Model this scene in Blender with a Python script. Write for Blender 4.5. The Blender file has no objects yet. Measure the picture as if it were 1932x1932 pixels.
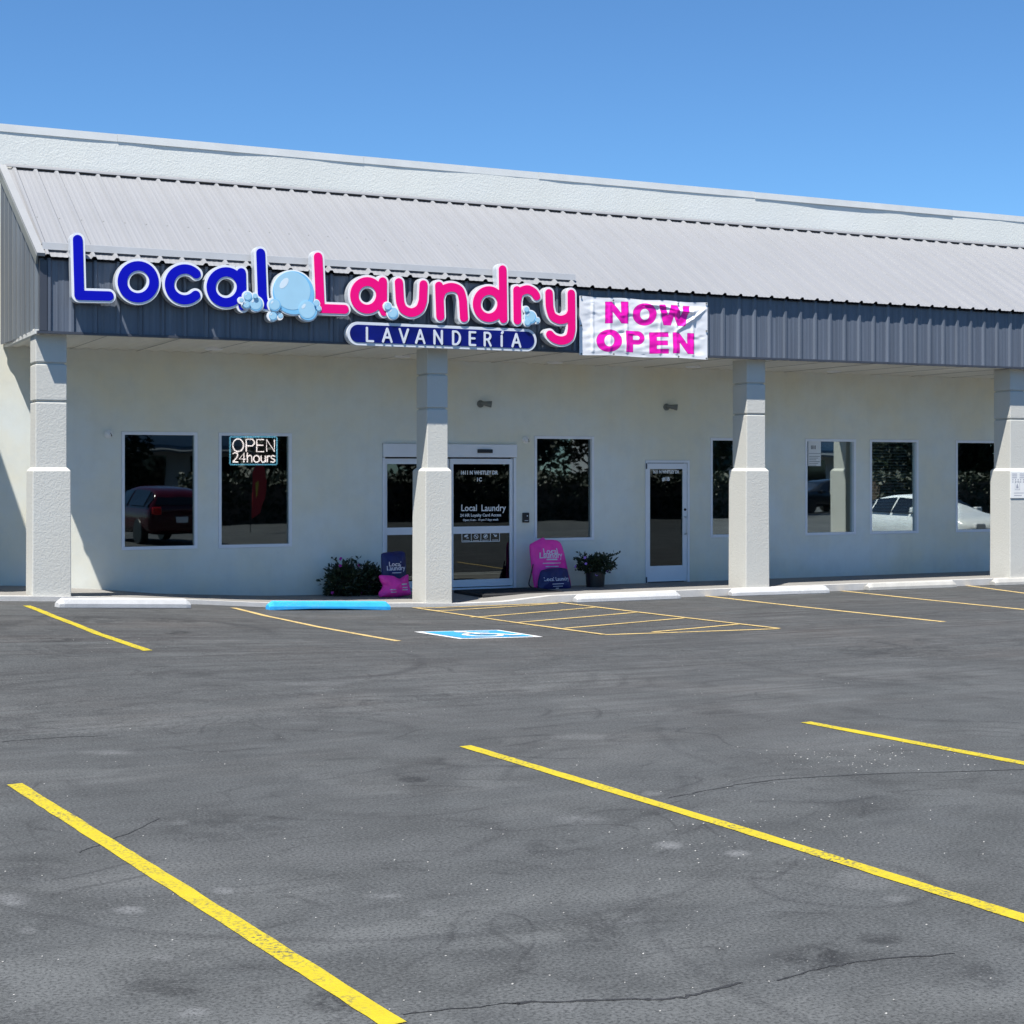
import bpy, bmesh, math, random
import numpy as np
from mathutils import Vector, Matrix, noise
from mathutils.bvhtree import BVHTree
random.seed(7)
S = bpy.context.scene
COL = S.collection
R = math.radians
PI = math.pi

# ------------------------------------------------------------------ camera model
F = 3050.0; CX = 966.0; HY = 888.0; TH = R(26.07)
CAM = Vector((0.0, -24.75, 2.0))
FWD = Vector((math.sin(TH), math.cos(TH), 0)); RGT = Vector((math.cos(TH), -math.sin(TH), 0))
def ray(x, y):
    return FWD + RGT*((x-CX)/F) - Vector((0, 0, 1))*((y-HY)/F)
def on_y(x, y, Y):
    d = ray(x, y); return CAM + d*((Y-CAM.y)/d.y)
def on_z(x, y, Z):
    d = ray(x, y); return CAM + d*((Z-CAM.z)/d.z)
def xw(x, Y=0.0):
    return on_y(x, HY, Y).x

# ------------------------------------------------------------------ ground shape
def interp(x, tab):
    if x <= tab[0][0]: return tab[0][1]
    for (a, va), (b, vb) in zip(tab, tab[1:]):
        if x <= b: return va + (vb-va)*(x-a)/(b-a)
    return tab[-1][1]
LOT = [(0, .36), (2.5, .31), (4, .25), (5, .19), (5.95, .14), (6.98, .06), (8, .02), (9.5, -.03), (11, -.035), (30, -.035)]
EDGE = [(0, .44), (2.5, .37), (4, .31), (4.4, .29), (5.95, .195), (6.98, .115), (8.2, .065), (9.3, .03), (10.0, .0), (10.7, .0), (11.5, .065), (12.5, .07), (30, .07)]
WALLZ = [(0, .38), (3, .33), (4, .29), (5.1, .205), (6.1, .10), (7.75, .015), (8.5, 0), (30, 0)]
def sstep(a, b, x):
    t = max(0, min(1, (x-a)/(b-a))); return t*t*(3-2*t)
def lot_z(x, y):
    return interp(x, LOT)*sstep(-13.0, -3.6, y)
KY = -2.62
def walk_z(x, y):
    t = max(0, min(1, y/KY)); return interp(x, WALLZ)*(1-t) + interp(x, EDGE)*t
def on_lot(x, y):
    p = on_z(x, y, 0)
    for _ in range(30):
        q = on_z(x, y, lot_z(p.x, p.y)); p = p.lerp(q, .6)
    return p

# ------------------------------------------------------------------ materials
def newmat(name):
    m = bpy.data.materials.new(name); m.use_nodes = True
    nt = m.node_tree; b = nt.nodes['Principled BSDF']
    return m, nt, b
def nd(nt, t, **kw):
    n = nt.nodes.new(t)
    for k, v in kw.items():
        if k.startswith('i_'):
            key = k[2:]
            n.inputs[int(key) if key.isdigit() else key].default_value = v
        else: setattr(n, k, v)
    return n
def lk(nt, a, b): nt.links.new(a, b)
def mathn(nt, op, a, b=None, clamp=False):
    n = nt.nodes.new('ShaderNodeMath'); n.operation = op; n.use_clamp = clamp
    for i, v in enumerate((a, b)):
        if v is None: continue
        if isinstance(v, (int, float)): n.inputs[i].default_value = v
        else: nt.links.new(v, n.inputs[i])
    return n.outputs[0]
def ramp(nt, fac, stops):
    n = nt.nodes.new('ShaderNodeValToRGB'); e = n.color_ramp.elements
    while len(e) < len(stops): e.new(.5)
    for el, (p, c) in zip(e, stops):
        el.position = p; el.color = (c, c, c, 1) if isinstance(c, (int, float)) else (*c, 1)
    nt.links.new(fac, n.inputs[0]); return n.outputs[0]
def mixc(nt, fac, a, b, mode='MIX'):
    n = nt.nodes.new('ShaderNodeMix'); n.data_type = 'RGBA'; n.blend_type = mode
    if isinstance(fac, (int, float)): n.inputs[0].default_value = fac
    else: nt.links.new(fac, n.inputs[0])
    for i, v in ((6, a), (7, b)):
        if isinstance(v, tuple): n.inputs[i].default_value = (*v, 1) if len(v) == 3 else v
        else: nt.links.new(v, n.inputs[i])
    return n.outputs[2]
def coords(nt, scale=(1, 1, 1), rot=(0, 0, 0)):
    g = nt.nodes.new('ShaderNodeNewGeometry'); mp = nt.nodes.new('ShaderNodeMapping')
    mp.inputs['Scale'].default_value = scale; mp.inputs['Rotation'].default_value = rot
    nt.links.new(g.outputs['Position'], mp.inputs['Vector']); return mp.outputs[0]
def nz(nt, vec, scale, detail=4, rough=.55, dist=0):
    n = nt.nodes.new('ShaderNodeTexNoise'); n.inputs['Scale'].default_value = scale
    n.inputs['Detail'].default_value = detail; n.inputs['Roughness'].default_value = rough
    n.inputs['Distortion'].default_value = dist
    nt.links.new(vec, n.inputs['Vector']); return n.outputs[0]
def bump(nt, b, h, strength=.3, dist=.01):
    n = nt.nodes.new('ShaderNodeBump'); n.inputs['Strength'].default_value = strength; n.inputs['Distance'].default_value = dist
    nt.links.new(h, n.inputs['Height']); nt.links.new(n.outputs[0], b.inputs['Normal'])

def simple(name, col, rough=.5, metal=0, var=.06, vscale=3, bmp=0, bscale=40, spec=.5):
    m, nt, b = newmat(name)
    b.inputs['Roughness'].default_value = rough; b.inputs['Metallic'].default_value = metal
    b.inputs['Specular IOR Level'].default_value = spec
    c = coords(nt)
    n = nz(nt, c, vscale, 5)
    lo = tuple(max(0, v*(1-var)) for v in col); hi = tuple(min(1, v*(1+var)) for v in col)
    lk(nt, ramp(nt, n, [(.3, lo), (.7, hi)]), b.inputs['Base Color'])
    if bmp: bump(nt, b, nz(nt, c, bscale, 3), bmp, .004)
    return m

def mat_stucco(name, col, warm, bs=1.0, dirt=.12):
    m, nt, b = newmat(name); b.inputs['Roughness'].default_value = .92; b.inputs['Specular IOR Level'].default_value = .2
    c = coords(nt)
    n1 = nz(nt, c, .55, 5, .6); n2 = nz(nt, c, 2.6, 6, .65)
    base = mixc(nt, ramp(nt, n1, [(.36, 0.0), (.62, 1.0)]), col, warm)
    base = mixc(nt, mathn(nt, 'MULTIPLY', ramp(nt, n2, [(.45, 0.0), (.75, 1.0)]), dirt), base, tuple(v*.72 for v in col))
    stv = nz(nt, coords(nt, (5, 5, .35)), 1.0, 4, .6)
    base = mixc(nt, mathn(nt, 'MULTIPLY', ramp(nt, stv, [(.5, 0.0), (.8, 1.0)]), .09), base, tuple(v*.6 for v in col))
    # splash dirt along the foot of the wall
    sp = nt.nodes.new('ShaderNodeSeparateXYZ'); lk(nt, c, sp.inputs[0])
    foot = mathn(nt, 'MULTIPLY', mathn(nt, 'SUBTRACT', 1.0, mathn(nt, 'MULTIPLY', sp.outputs[2], 2.6), True), nz(nt, c, 3.5, 5, .7))
    base = mixc(nt, mathn(nt, 'MULTIPLY', foot, .35), base, (.22, .20, .17))
    lk(nt, base, b.inputs['Base Color'])
    v = nt.nodes.new('ShaderNodeTexVoronoi'); v.inputs['Scale'].default_value = 40; v.feature = 'SMOOTH_F1'
    dn = nt.nodes.new('ShaderNodeTexNoise'); dn.inputs['Scale'].default_value = 9; lk(nt, c, dn.inputs['Vector'])
    lk(nt, mixc(nt, .12, c, dn.outputs['Color']), v.inputs['Vector'])
    h = mathn(nt, 'ADD', v.outputs['Distance'], mathn(nt, 'MULTIPLY', nz(nt, c, 70, 3), .4))
    bump(nt, b, h, .24*bs, .012*bs)
    return m

def mat_asphalt():
    m, nt, b = newmat('asphalt'); b.inputs['Specular IOR Level'].default_value = .25
    c = coords(nt)
    big = nz(nt, c, .22, 6, .62); mid = nz(nt, c, 1.3, 6, .65, .4); fine = nz(nt, c, 60, 3, .7); grit = nz(nt, c, 190, 2, .6)
    streak = nz(nt, coords(nt, (.35, 7, 1)), 1.0, 6, .62, .3)
    streak2 = nz(nt, coords(nt, (1.2, 26, 1), (0, 0, .12)), 1.0, 4, .6, .2)
    base = ramp(nt, big, [(.3, (.080, .085, .086)), (.7, (.112, .117, .117))])
    base = mixc(nt, mathn(nt, 'MULTIPLY', ramp(nt, mid, [(.40, 0.0), (.66, 1.0)]), .62), base, (.040, .043, .044))
    sp = nt.nodes.new('ShaderNodeSeparateXYZ'); lk(nt, c, sp.inputs[0])
    far = mathn(nt, 'MULTIPLY', mathn(nt, 'ADD', sp.outputs[1], 18.0), .09, True)
    base = mixc(nt, mathn(nt, 'MULTIPLY', far, ramp(nt, streak, [(.40, 0.0), (.62, .8)])), base, (.036, .034, .035))
    base = mixc(nt, mathn(nt, 'MULTIPLY', far, ramp(nt, streak2, [(.52, 0.0), (.68, .7)])), base, (.125, .118, .115))
    base = mixc(nt, mathn(nt, 'MULTIPLY', ramp(nt, streak2, [(.60, 0.0), (.78, .45)]), ramp(nt, mid, [(.3, 0.0), (.6, 1.0)])), base, (.030, .031, .034))
    warm = nz(nt, c, .45, 3)
    base = mixc(nt, mathn(nt, 'MULTIPLY', far, ramp(nt, warm, [(.5, 0.0), (.75, .35)])), base, (.085, .07, .06))
    # pale dusty scuffs, longer than wide
    sc = nz(nt, coords(nt, (1.1, 3.2, 1), (0, 0, .25)), 1.0, 3, .5)
    base = mixc(nt, ramp(nt, sc, [(.68, 0.0), (.80, .40)]), base, (.17, .175, .185))
    # worn dark patches with exposed aggregate
    pa = nz(nt, coords(nt, (.9, 2.0, 1), (0, 0, -.2)), 1.0, 5, .6)
    pat = ramp(nt, pa, [(.62, 0.0), (.70, .8)])
    base = mixc(nt, mathn(nt, 'MULTIPLY', pat, ramp(nt, fine, [(.45, 0.0), (.6, 1.0)])), base, (.016, .017, .018))
    rag = nz(nt, c, 5, 6, .75, .6)
    # turning-tyre arcs
    for (cx, cy, r, w, s) in ((6.6, -17.6, .95, .05, .5), (3.2, -16.2, 2.2, .05, .35), (9.0, -15.5, 2.9, .06, .35), (5.9, -19.5, 2.4, .05, .3), (5.2, -8.9, 1.4, .12, .55), (4.3, -6.4, 1.5, .14, .5), (13.5, -11.2, 4.0, .12, .3), (4.9, -18.4, .45, .04, .45)):
        dx = mathn(nt, 'SUBTRACT', sp.outputs[0], cx); dy = mathn(nt, 'SUBTRACT', sp.outputs[1], cy)
        d = mathn(nt, 'SQRT', mathn(nt, 'ADD', mathn(nt, 'MULTIPLY', dx, dx), mathn(nt, 'MULTIPLY', dy, dy)))
        d = mathn(nt, 'ADD', d, mathn(nt, 'MULTIPLY', mid, .25))
        e = mathn(nt, 'SUBTRACT', 1.0, mathn(nt, 'DIVIDE', mathn(nt, 'ABSOLUTE', mathn(nt, 'SUBTRACT', d, r+.12)), w), True)
        e = mathn(nt, 'MULTIPLY', mathn(nt, 'MULTIPLY', e, ramp(nt, big, [(.42, 0.0), (.55, 1.0)])), s)
        base = mixc(nt, e, base, (.022, .022, .024))
    # old seal coat: smooth darker sweeps against coarser worn ground
    zone = ramp(nt, nz(nt, coords(nt, (.5, .9, 1), (0, 0, .3)), .8, 3, .5, .8), [(.44, 0.0), (.52, 1.0)])
    base = mixc(nt, mathn(nt, 'MULTIPLY', zone, .38), base, (.052, .056, .058))
    # scuffs and hairlines wandering over it
    brk = nz(nt, c, 1.1, 4, .7)
    for sc_, wd_, st_, lv, rot in ((.33, .005, .55, (.40, .47, .53, .60), 0.0), (.55, .006, .42, (.45, .55), 1.0), (.28, .016, .36, (.43, .5, .57), 2.1)):
        ln = nz(nt, coords(nt, (1, 1.5, 1), (0, 0, rot)), sc_, 1.5, .4, .7)
        for q in lv:
            e = mathn(nt, 'SUBTRACT', 1.0, mathn(nt, 'DIVIDE', mathn(nt, 'ABSOLUTE', mathn(nt, 'SUBTRACT', ln, q)), wd_), True)
            e = mathn(nt, 'MULTIPLY', mathn(nt, 'MULTIPLY', e, ramp(nt, brk, [(.46, 0.0), (.58, 1.0)])), st_)
            base = mixc(nt, e, base, (.024, .025, .026))
    # pale dusty rubs
    for px, py, rx, ry, st in ((22, 1697, 42, 14, .8), (245, 1717, 34, 9, .7), (50, 1755, 22, 8, .6), (307, 1807, 24, 9, .5), (365, 1910, 40, 12, .7), (422, 1680, 26, 8, .6), (725, 1690, 44, 6, .55), (810, 1722, 22, 7, .45), (340, 1552, 24, 6, .45),
                               (1261, 1595, 34, 9, .7), (1391, 1610, 30, 8, .7), (1691, 1695, 32, 8, .55), (1231, 1497, 26, 6, .5), (1095, 1545, 60, 12, .45), (1640, 1660, 90, 22, .3), (1050, 1900, 60, 16, .25), (600, 1290, 70, 5, .4), (1100, 1390, 80, 6, .35), (200, 1420, 60, 6, .4)):
        p = on_lot(px, py); q = on_lot(px+rx, py); t = on_lot(px, py-ry); a = (q-p).length; bb = (t-p).length; an_ = math.atan2(q.y-p.y, q.x-p.x); bn_ = math.atan2(t.y-p.y, t.x-p.x)
        dx = mathn(nt, 'SUBTRACT', sp.outputs[0], p.x); dy = mathn(nt, 'SUBTRACT', sp.outputs[1], p.y); det = math.sin(bn_-an_)
        u_ = mathn(nt, 'MULTIPLY', mathn(nt, 'SUBTRACT', mathn(nt, 'MULTIPLY', dx, math.sin(bn_)), mathn(nt, 'MULTIPLY', dy, math.cos(bn_))), 1/(a*det))
        v_ = mathn(nt, 'MULTIPLY', mathn(nt, 'SUBTRACT', mathn(nt, 'MULTIPLY', dy, math.cos(an_)), mathn(nt, 'MULTIPLY', dx, math.sin(an_))), 1/(bb*det))
        d = mathn(nt, 'ADD', mathn(nt, 'MULTIPLY', u_, u_), mathn(nt, 'MULTIPLY', v_, v_))
        e = mathn(nt, 'MULTIPLY', mathn(nt, 'MULTIPLY', mathn(nt, 'SUBTRACT', 1.0, d, True), ramp(nt, rag, [(.36, .15), (.62, 1.0)])), st)
        base = mixc(nt, e, base, (.20, .205, .21))
    # damp and oily blots with ragged edges
    for px, py, rx, ry, st in ((1545, 1806, 62, 26, .9), (1660, 1770, 48, 14, .7), (640, 1888, 62, 22, .95), (300, 1865, 90, 30, .55), (785, 1470, 34, 8, .8), (180, 1170, 70, 8, .6), (115, 1207, 40, 5, .8), (335, 1194, 26, 4, .8),
                               (1120, 1760, 60, 34, .5), (1860, 1840, 50, 26, .5), (420, 1560, 150, 30, .4), (1050, 1600, 70, 20, .45), (1720, 1230, 160, 12, .45), (330, 1170, 60, 5, .6), (60, 1640, 90, 30, .35)):
        p = on_lot(px, py); q = on_lot(px+rx, py); t = on_lot(px, py-ry); a = (q-p).length; bb = (t-p).length; an_ = math.atan2(q.y-p.y, q.x-p.x); bn_ = math.atan2(t.y-p.y, t.x-p.x)
        dx = mathn(nt, 'SUBTRACT', sp.outputs[0], p.x); dy = mathn(nt, 'SUBTRACT', sp.outputs[1], p.y); det = math.sin(bn_-an_)
        u_ = mathn(nt, 'MULTIPLY', mathn(nt, 'SUBTRACT', mathn(nt, 'MULTIPLY', dx, math.sin(bn_)), mathn(nt, 'MULTIPLY', dy, math.cos(bn_))), 1/(a*det))
        v_ = mathn(nt, 'MULTIPLY', mathn(nt, 'SUBTRACT', mathn(nt, 'MULTIPLY', dy, math.cos(an_)), mathn(nt, 'MULTIPLY', dx, math.sin(an_))), 1/(bb*det))
        d = mathn(nt, 'ADD', mathn(nt, 'MULTIPLY', u_, u_), mathn(nt, 'MULTIPLY', v_, v_))
        e = mathn(nt, 'SUBTRACT', 1.35, d, True)
        e = mathn(nt, 'MULTIPLY', mathn(nt, 'MULTIPLY', e, ramp(nt, rag, [(.42, 0.0), (.56, 1.0)])), st)
        base = mixc(nt, e, base, (.020, .021, .022))
    # speckle of aggregate
    base = mixc(nt, ramp(nt, fine, [(.40, .6), (.5, 0.0)]), base, (.022, .023, .024))
    base = mixc(nt, ramp(nt, fine, [(.56, 0.0), (.70, .5)]), base, (.16, .16, .165))
    base = mixc(nt, ramp(nt, grit, [(.66, 0.0), (.74, .6)]), base, (.24, .24, .24))
    lk(nt, base, b.inputs['Base Color'])
    lk(nt, ramp(nt, mid, [(.3, .72), (.7, .95)]), b.inputs['Roughness'])
    h = mathn(nt, 'ADD', mathn(nt, 'MULTIPLY', fine, .7), mathn(nt, 'MULTIPLY', grit, .4))
    bump(nt, b, h, .38, .007)
    return m

def mat_paint(name, col, wear=.5, under=(.06, .06, .065)):
    m, nt, b = newmat(name); b.inputs['Roughness'].default_value = .75; b.inputs['Specular IOR Level'].default_value = .25
    c = coords(nt)
    n = nz(nt, c, 45, 4, .7); g = nz(nt, c, 1.6, 4, .6); v = nz(nt, c, 6, 4)
    base = ramp(nt, v, [(.3, tuple(x*.86 for x in col)), (.7, col)])
    base = mixc(nt, mathn(nt, 'MULTIPLY', ramp(nt, n, [(.49, 0.0), (.60, 1.0)]), mathn(nt, 'MULTIPLY', ramp(nt, g, [(.42, .10), (.64, 1.0)]), wear)), base, under)
    lk(nt, base, b.inputs['Base Color']); bump(nt, b, nz(nt, c, 70, 3), .5, .006)
    return m

def mat_panel(name, col, rough=.4, axis_scale=(9, 9, .25), metal=0.0, var=.16):
    m, nt, b = newmat(name); b.inputs['Roughness'].default_value = rough; b.inputs['Metallic'].default_value = metal
    s = nz(nt, coords(nt, axis_scale), 1.0, 4, .6); n = nz(nt, coords(nt), 1.1, 4)
    base = ramp(nt, s, [(.3, tuple(v*(1-var) for v in col)), (.7, tuple(min(1, v*(1+var)) for v in col))])
    base = mixc(nt, ramp(nt, n, [(.45, 0.0), (.8, .22)]), base, tuple(v*.78 for v in col))
    lk(nt, base, b.inputs['Base Color'])
    bump(nt, b, s, .12, .01)
    return m

def mat_glass(name, refl, tint):
    m = bpy.data.materials.new(name); m.use_nodes = True; nt = m.node_tree
    nt.nodes.remove(nt.nodes['Principled BSDF']); out = nt.nodes['Material Output']
    t = nd(nt, 'ShaderNodeBsdfTransparent'); t.inputs[0].default_value = (*tint, 1)
    g = nd(nt, 'ShaderNodeBsdfAnisotropic'); g.inputs['Roughness'].default_value = .012; g.inputs['Color'].default_value = (.86, .95, .93, 1)
    bp = nd(nt, 'ShaderNodeBump'); bp.inputs['Strength'].default_value = .010; bp.inputs['Distance'].default_value = .05
    lk(nt, nz(nt, coords(nt), 1.7, 1), bp.inputs['Height']); lk(nt, bp.outputs[0], g.inputs['Normal'])
    fr = nd(nt, 'ShaderNodeFresnel', i_IOR=1.5)
    mx = nd(nt, 'ShaderNodeMixShader')
    lk(nt, mathn(nt, 'ADD', fr.outputs[0], refl, True), mx.inputs[0])
    lk(nt, t.outputs[0], mx.inputs[1]); lk(nt, g.outputs[0], mx.inputs[2]); lk(nt, mx.outputs[0], out.inputs[0])
    return m

def mat_emit(name, col, st):
    m, nt, b = newmat(name); b.inputs['Base Color'].default_value = (*col, 1)
    b.inputs['Emission Color'].default_value = (*col, 1); b.inputs['Emission Strength'].default_value = st
    return m

def mat_leaf(name, a, c2):
    m, nt, b = newmat(name); b.inputs['Roughness'].default_value = .55
    n = nz(nt, coords(nt), 9, 3); lk(nt, ramp(nt, n, [(.35, a), (.65, c2)]), b.inputs['Base Color'])
    return m

M = dict(
    asphalt=mat_asphalt(),
    stucco=mat_stucco('stucco_wall', (.70, .735, .71), (.73, .70, .57), .35, .3),
    stucco_rough=mat_stucco('stucco_rough', (.53, .53, .495), (.53, .52, .475), 1.0, .06),
    yellow=mat_paint('yellow_paint', (.48, .385, .018), 1.0),
    yellow_far=mat_paint('faded_yellow_paint', (.56, .41, .17), 1.0),
    whitepaint=mat_paint('white_marking_paint', (.72, .72, .72), .5),
    bluemark=mat_paint('blue_marking_paint', (.04, .30, .55), .5),
    kerb=mat_paint('white_kerb_paint', (.53, .52, .50), .4, (.35, .34, .32)),
    stop=mat_paint('white_stop_paint', (.54, .54, .54), .75, (.4, .4, .4)),
    stopgrey=mat_paint('bare_concrete', (.45, .44, .41), .7, (.34, .33, .31)),
    stopblue=mat_paint('blue_stop_paint', (.03, .38, .78), .22, (.4, .42, .42)),
    concrete=mat_paint('sidewalk_concrete', (.26, .25, .235), .5, (.15, .145, .14)),
    roof=mat_panel('roof_metal', (.245, .248, .258), .5, (6, .3, .3), 0.0, .035),
    fascia=mat_panel('fascia_metal', (.105, .122, .155), .38, (10, 10, .2), 0.0, .22),
    gable=mat_panel('gable_metal', (.12, .135, .15), .42, (10, 10, .2), 0.0, .2),
    soffit=mat_panel('soffit_metal', (.74, .71, .63), .5, (6, .3, .3), 0.0, .05),
    rake=simple('rake_metal', (.28, .285, .29), .45, 0, .05),
    paleflash=simple('pale_flashing', (.36, .37, .385), .4, 0, .05),
    parapet=mat_stucco('parapet_stucco', (.68, .69, .66), (.68, .685, .64), 1.0, .06),
    trim=simple('trim_metal', (.58, .59, .58), .45, 0, .05),
    darktrim=simple('dark_trim', (.05, .055, .07), .4),
    alu=simple('aluminium', (.74, .76, .80), .4, 0, .03),
    black=simple('black_plastic', (.012, .012, .013), .4),
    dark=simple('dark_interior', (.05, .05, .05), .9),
    mat=simple('black_mat', (.018, .018, .02), .9, 0, .3, 20, .5, 60),
    silver=simple('letter_return', (.60, .63, .66), .32, .35, .03),
    white=simple('white_acrylic', (.80, .80, .80), .35, 0, .02),
    blue=simple('blue_acrylic', (.002, .004, .42), .5, 0, .05, spec=.15),
    navy=simple('navy_acrylic', (.004, .008, .13), .35, 0, .25, 4, spec=.2),
    pink=simple('pink_acrylic', (.86, .004, .20), .5, 0, .03, spec=.15),
    bub1=simple('bubble_pale', (.36, .60, .75), .3, 0, .04),
    bub2=simple('bubble_mid', (.20, .50, .76), .3, 0, .04),
    bub3=simple('bubble_highlight', (.66, .76, .82), .3, 0, .02),
    ltgrey=simple('pale_letters', (.62, .65, .70), .4, 0, .03),
    glass=mat_glass('window_glass', .15, (.30, .32, .32)),
    mirror=mat_glass('mirror_film_glass', .32, (.80, .82, .82)),
    doorglass=mat_glass('door_glass', .05, (.16, .18, .18)),
    decal=simple('white_vinyl', (.80, .80, .80), .5, 0, .02),
    neonw=mat_emit('lit_white_tube', (1, .80, .78), 7.0),
    neonb=mat_emit('lit_blue_tube', (.25, .72, 1.0), 2.2),
    bagpink=simple('pink_nylon', (.92, .04, .42), .55, 0, .06, 6, .35, 22),
    bagnavy=simple('navy_nylon', (.008, .012, .10), .5, 0, .2, 6, .35, 22),
    leaf=mat_leaf('plant_leaf', (.008, .017, .007), (.026, .042, .014)),
    petal=mat_leaf('violet_petal', (.36, .16, .60), (.46, .26, .70)),
    petalm=mat_leaf('magenta_petal', (.32, .01, .22), (.42, .02, .34)),
    treeleaf=mat_leaf('tree_leaf', (.008, .017, .007), (.022, .038, .013)),
    bark=simple('bark', (.10, .075, .055), .9, 0, .3, 8, .5, 20),
    blind=simple('blind_slat', (.82, .82, .78), .5, 0, .03),
    paper=simple('paper', (.74, .74, .72), .8, 0, .03),
    ink=simple('printed_ink', (.08, .08, .09), .7),
    fixture=simple('fixture_grey', (.16, .17, .16), .5),
    stone=simple('loose_stone', (.36, .35, .33), .9, 0, .3, 30),
    crack=mat_paint('crack_sealant', (.028, .029, .031), 1.0, (.07, .072, .076)),
)

# ------------------------------------------------------------------ object helpers
def link(name, me, mat=None, parent=None, loc=None, smooth=False):
    o = bpy.data.objects.new(name, me); COL.objects.link(o)
    if mat is not None:
        for mm in (mat if isinstance(mat, (list, tuple)) else [mat]): me.materials.append(mm)
    if loc is not None: o.location = loc
    if parent is not None: adopt(o, parent)
    if smooth: me.shade_smooth()
    return o
def adopt(o, parent):
    o.parent = parent
def tag(o, label=None, cat=None, group=None, kind=None):
    if label: o['label'] = label
    if cat: o['category'] = cat
    if group: o['group'] = group
    if kind: o['kind'] = kind
    return o
def empty(name, loc=(0, 0, 0), rz=0):
    o = bpy.data.objects.new(name, None); COL.objects.link(o); o.location = loc; o.rotation_euler = (0, 0, rz)
    o.empty_display_size = .2
    return o
def kids(o): return [c for c in bpy.data.objects if c.parent is o]
def copy_tree(o, parent=None):
    ch = kids(o)
    c = o.copy(); COL.objects.link(c)
    if parent is not None: c.parent = parent
    for k in ch: copy_tree(k, c)
    return c

class MB:
    def __init__(s): s.bm = bmesh.new()
    def box(s, a, b, mi=0):
        x0, y0, z0 = a; x1, y1, z1 = b
        v = [s.bm.verts.new(p) for p in ((x0,y0,z0),(x1,y0,z0),(x1,y1,z0),(x0,y1,z0),(x0,y0,z1),(x1,y0,z1),(x1,y1,z1),(x0,y1,z1))]
        for f in ((0,3,2,1),(4,5,6,7),(0,1,5,4),(1,2,6,5),(2,3,7,6),(3,0,4,7)):
            s.bm.faces.new([v[i] for i in f]).material_index = mi
        return s
    def poly(s, pts, mi=0):
        f = s.bm.faces.new([s.bm.verts.new(p) for p in pts]); f.material_index = mi; return s
    def loft(s, rings, closed=True, caps=True, mi=0):
        rr = [[s.bm.verts.new(p) for p in r] for r in rings]
        n = len(rr[0])
        for a, b in zip(rr, rr[1:]):
            for i in range(n if closed else n-1):
                j = (i+1) % n
                try: s.bm.faces.new((a[i], a[j], b[j], b[i])).material_index = mi
                except ValueError: pass
        if caps and closed:
            s.bm.faces.new(rr[0][::-1]).material_index = mi; s.bm.faces.new(rr[-1]).material_index = mi
        return s
    def tube(s, pts, r, n=8, mi=0):
        pts = [Vector(p) for p in pts]; rings = []
        for i, p in enumerate(pts):
            d = (pts[min(i+1, len(pts)-1)] - pts[max(i-1, 0)]).normalized()
            a = d.orthogonal().normalized()
            if rings_ref.get(id(s)) is not None and i > 0:
                pa = rings_ref[id(s)]; a = (pa - d*pa.dot(d)).normalized()
            rings_ref[id(s)] = a
            b = d.cross(a); rad = r[i] if isinstance(r, (list, tuple)) else r
            rings.append([p + (a*math.cos(2*PI*k/n) + b*math.sin(2*PI*k/n))*rad for k in range(n)])
        rings_ref[id(s)] = None
        return s.loft(rings, mi=mi)
    def lathe(s, prof, n=20, c=(0, 0, 0), axis='z', mi=0):
        rings = []
        for r, h in prof:
            ring = []
            for k in range(n):
                a = 2*PI*k/n; x, y = r*math.cos(a), r*math.sin(a)
                p = {'z': (x, y, h), 'y': (x, h, y), 'x': (h, x, y)}[axis]
                ring.append((c[0]+p[0], c[1]+p[1], c[2]+p[2]))
            rings.append(ring)
        return s.loft(rings, mi=mi)
    def build(s, name, mat=None, parent=None, loc=None, smooth=False, bev=0, segs=2):
        bmesh.ops.recalc_face_normals(s.bm, faces=s.bm.faces)
        me = bpy.data.meshes.new(name); s.bm.to_mesh(me); s.bm.free()
        o = link(name, me, mat, parent, loc, smooth)
        if bev:
            md = o.modifiers.new('bevel', 'BEVEL'); md.width = bev; md.segments = segs; md.limit_method = 'ANGLE'; md.angle_limit = R(35)
            md.harden_normals = False
        return o
rings_ref = {}

def curve_mesh(name, polys, depth, y0, mat, parent=None, cyclic=True):
    """polys: closed outlines in (X, Z); a plate between y0 (back) and y0-depth (front)"""
    cu = bpy.data.curves.new('tmp', 'CURVE'); cu.dimensions = '2D'; cu.fill_mode = 'BOTH'; cu.extrude = depth/2
    for pl in polys:
        sp = cu.splines.new('POLY'); sp.points.add(len(pl)-1); sp.use_cyclic_u = True
        for p, q in zip(sp.points, pl): p.co = (q[0], q[1], 0, 1)
    o = bpy.data.objects.new('tmp', cu); COL.objects.link(o)
    dg = bpy.context.evaluated_depsgraph_get(); dg.update()
    me = bpy.data.meshes.new_from_object(o.evaluated_get(dg), depsgraph=dg)
    bpy.data.objects.remove(o); bpy.data.curves.remove(cu)
    me.transform(Matrix(((1,0,0,0),(0,0,-1,y0-depth/2),(0,1,0,0),(0,0,0,1))))
    me.name = name; me.materials.clear()
    return link(name, me, mat, parent)

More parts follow.
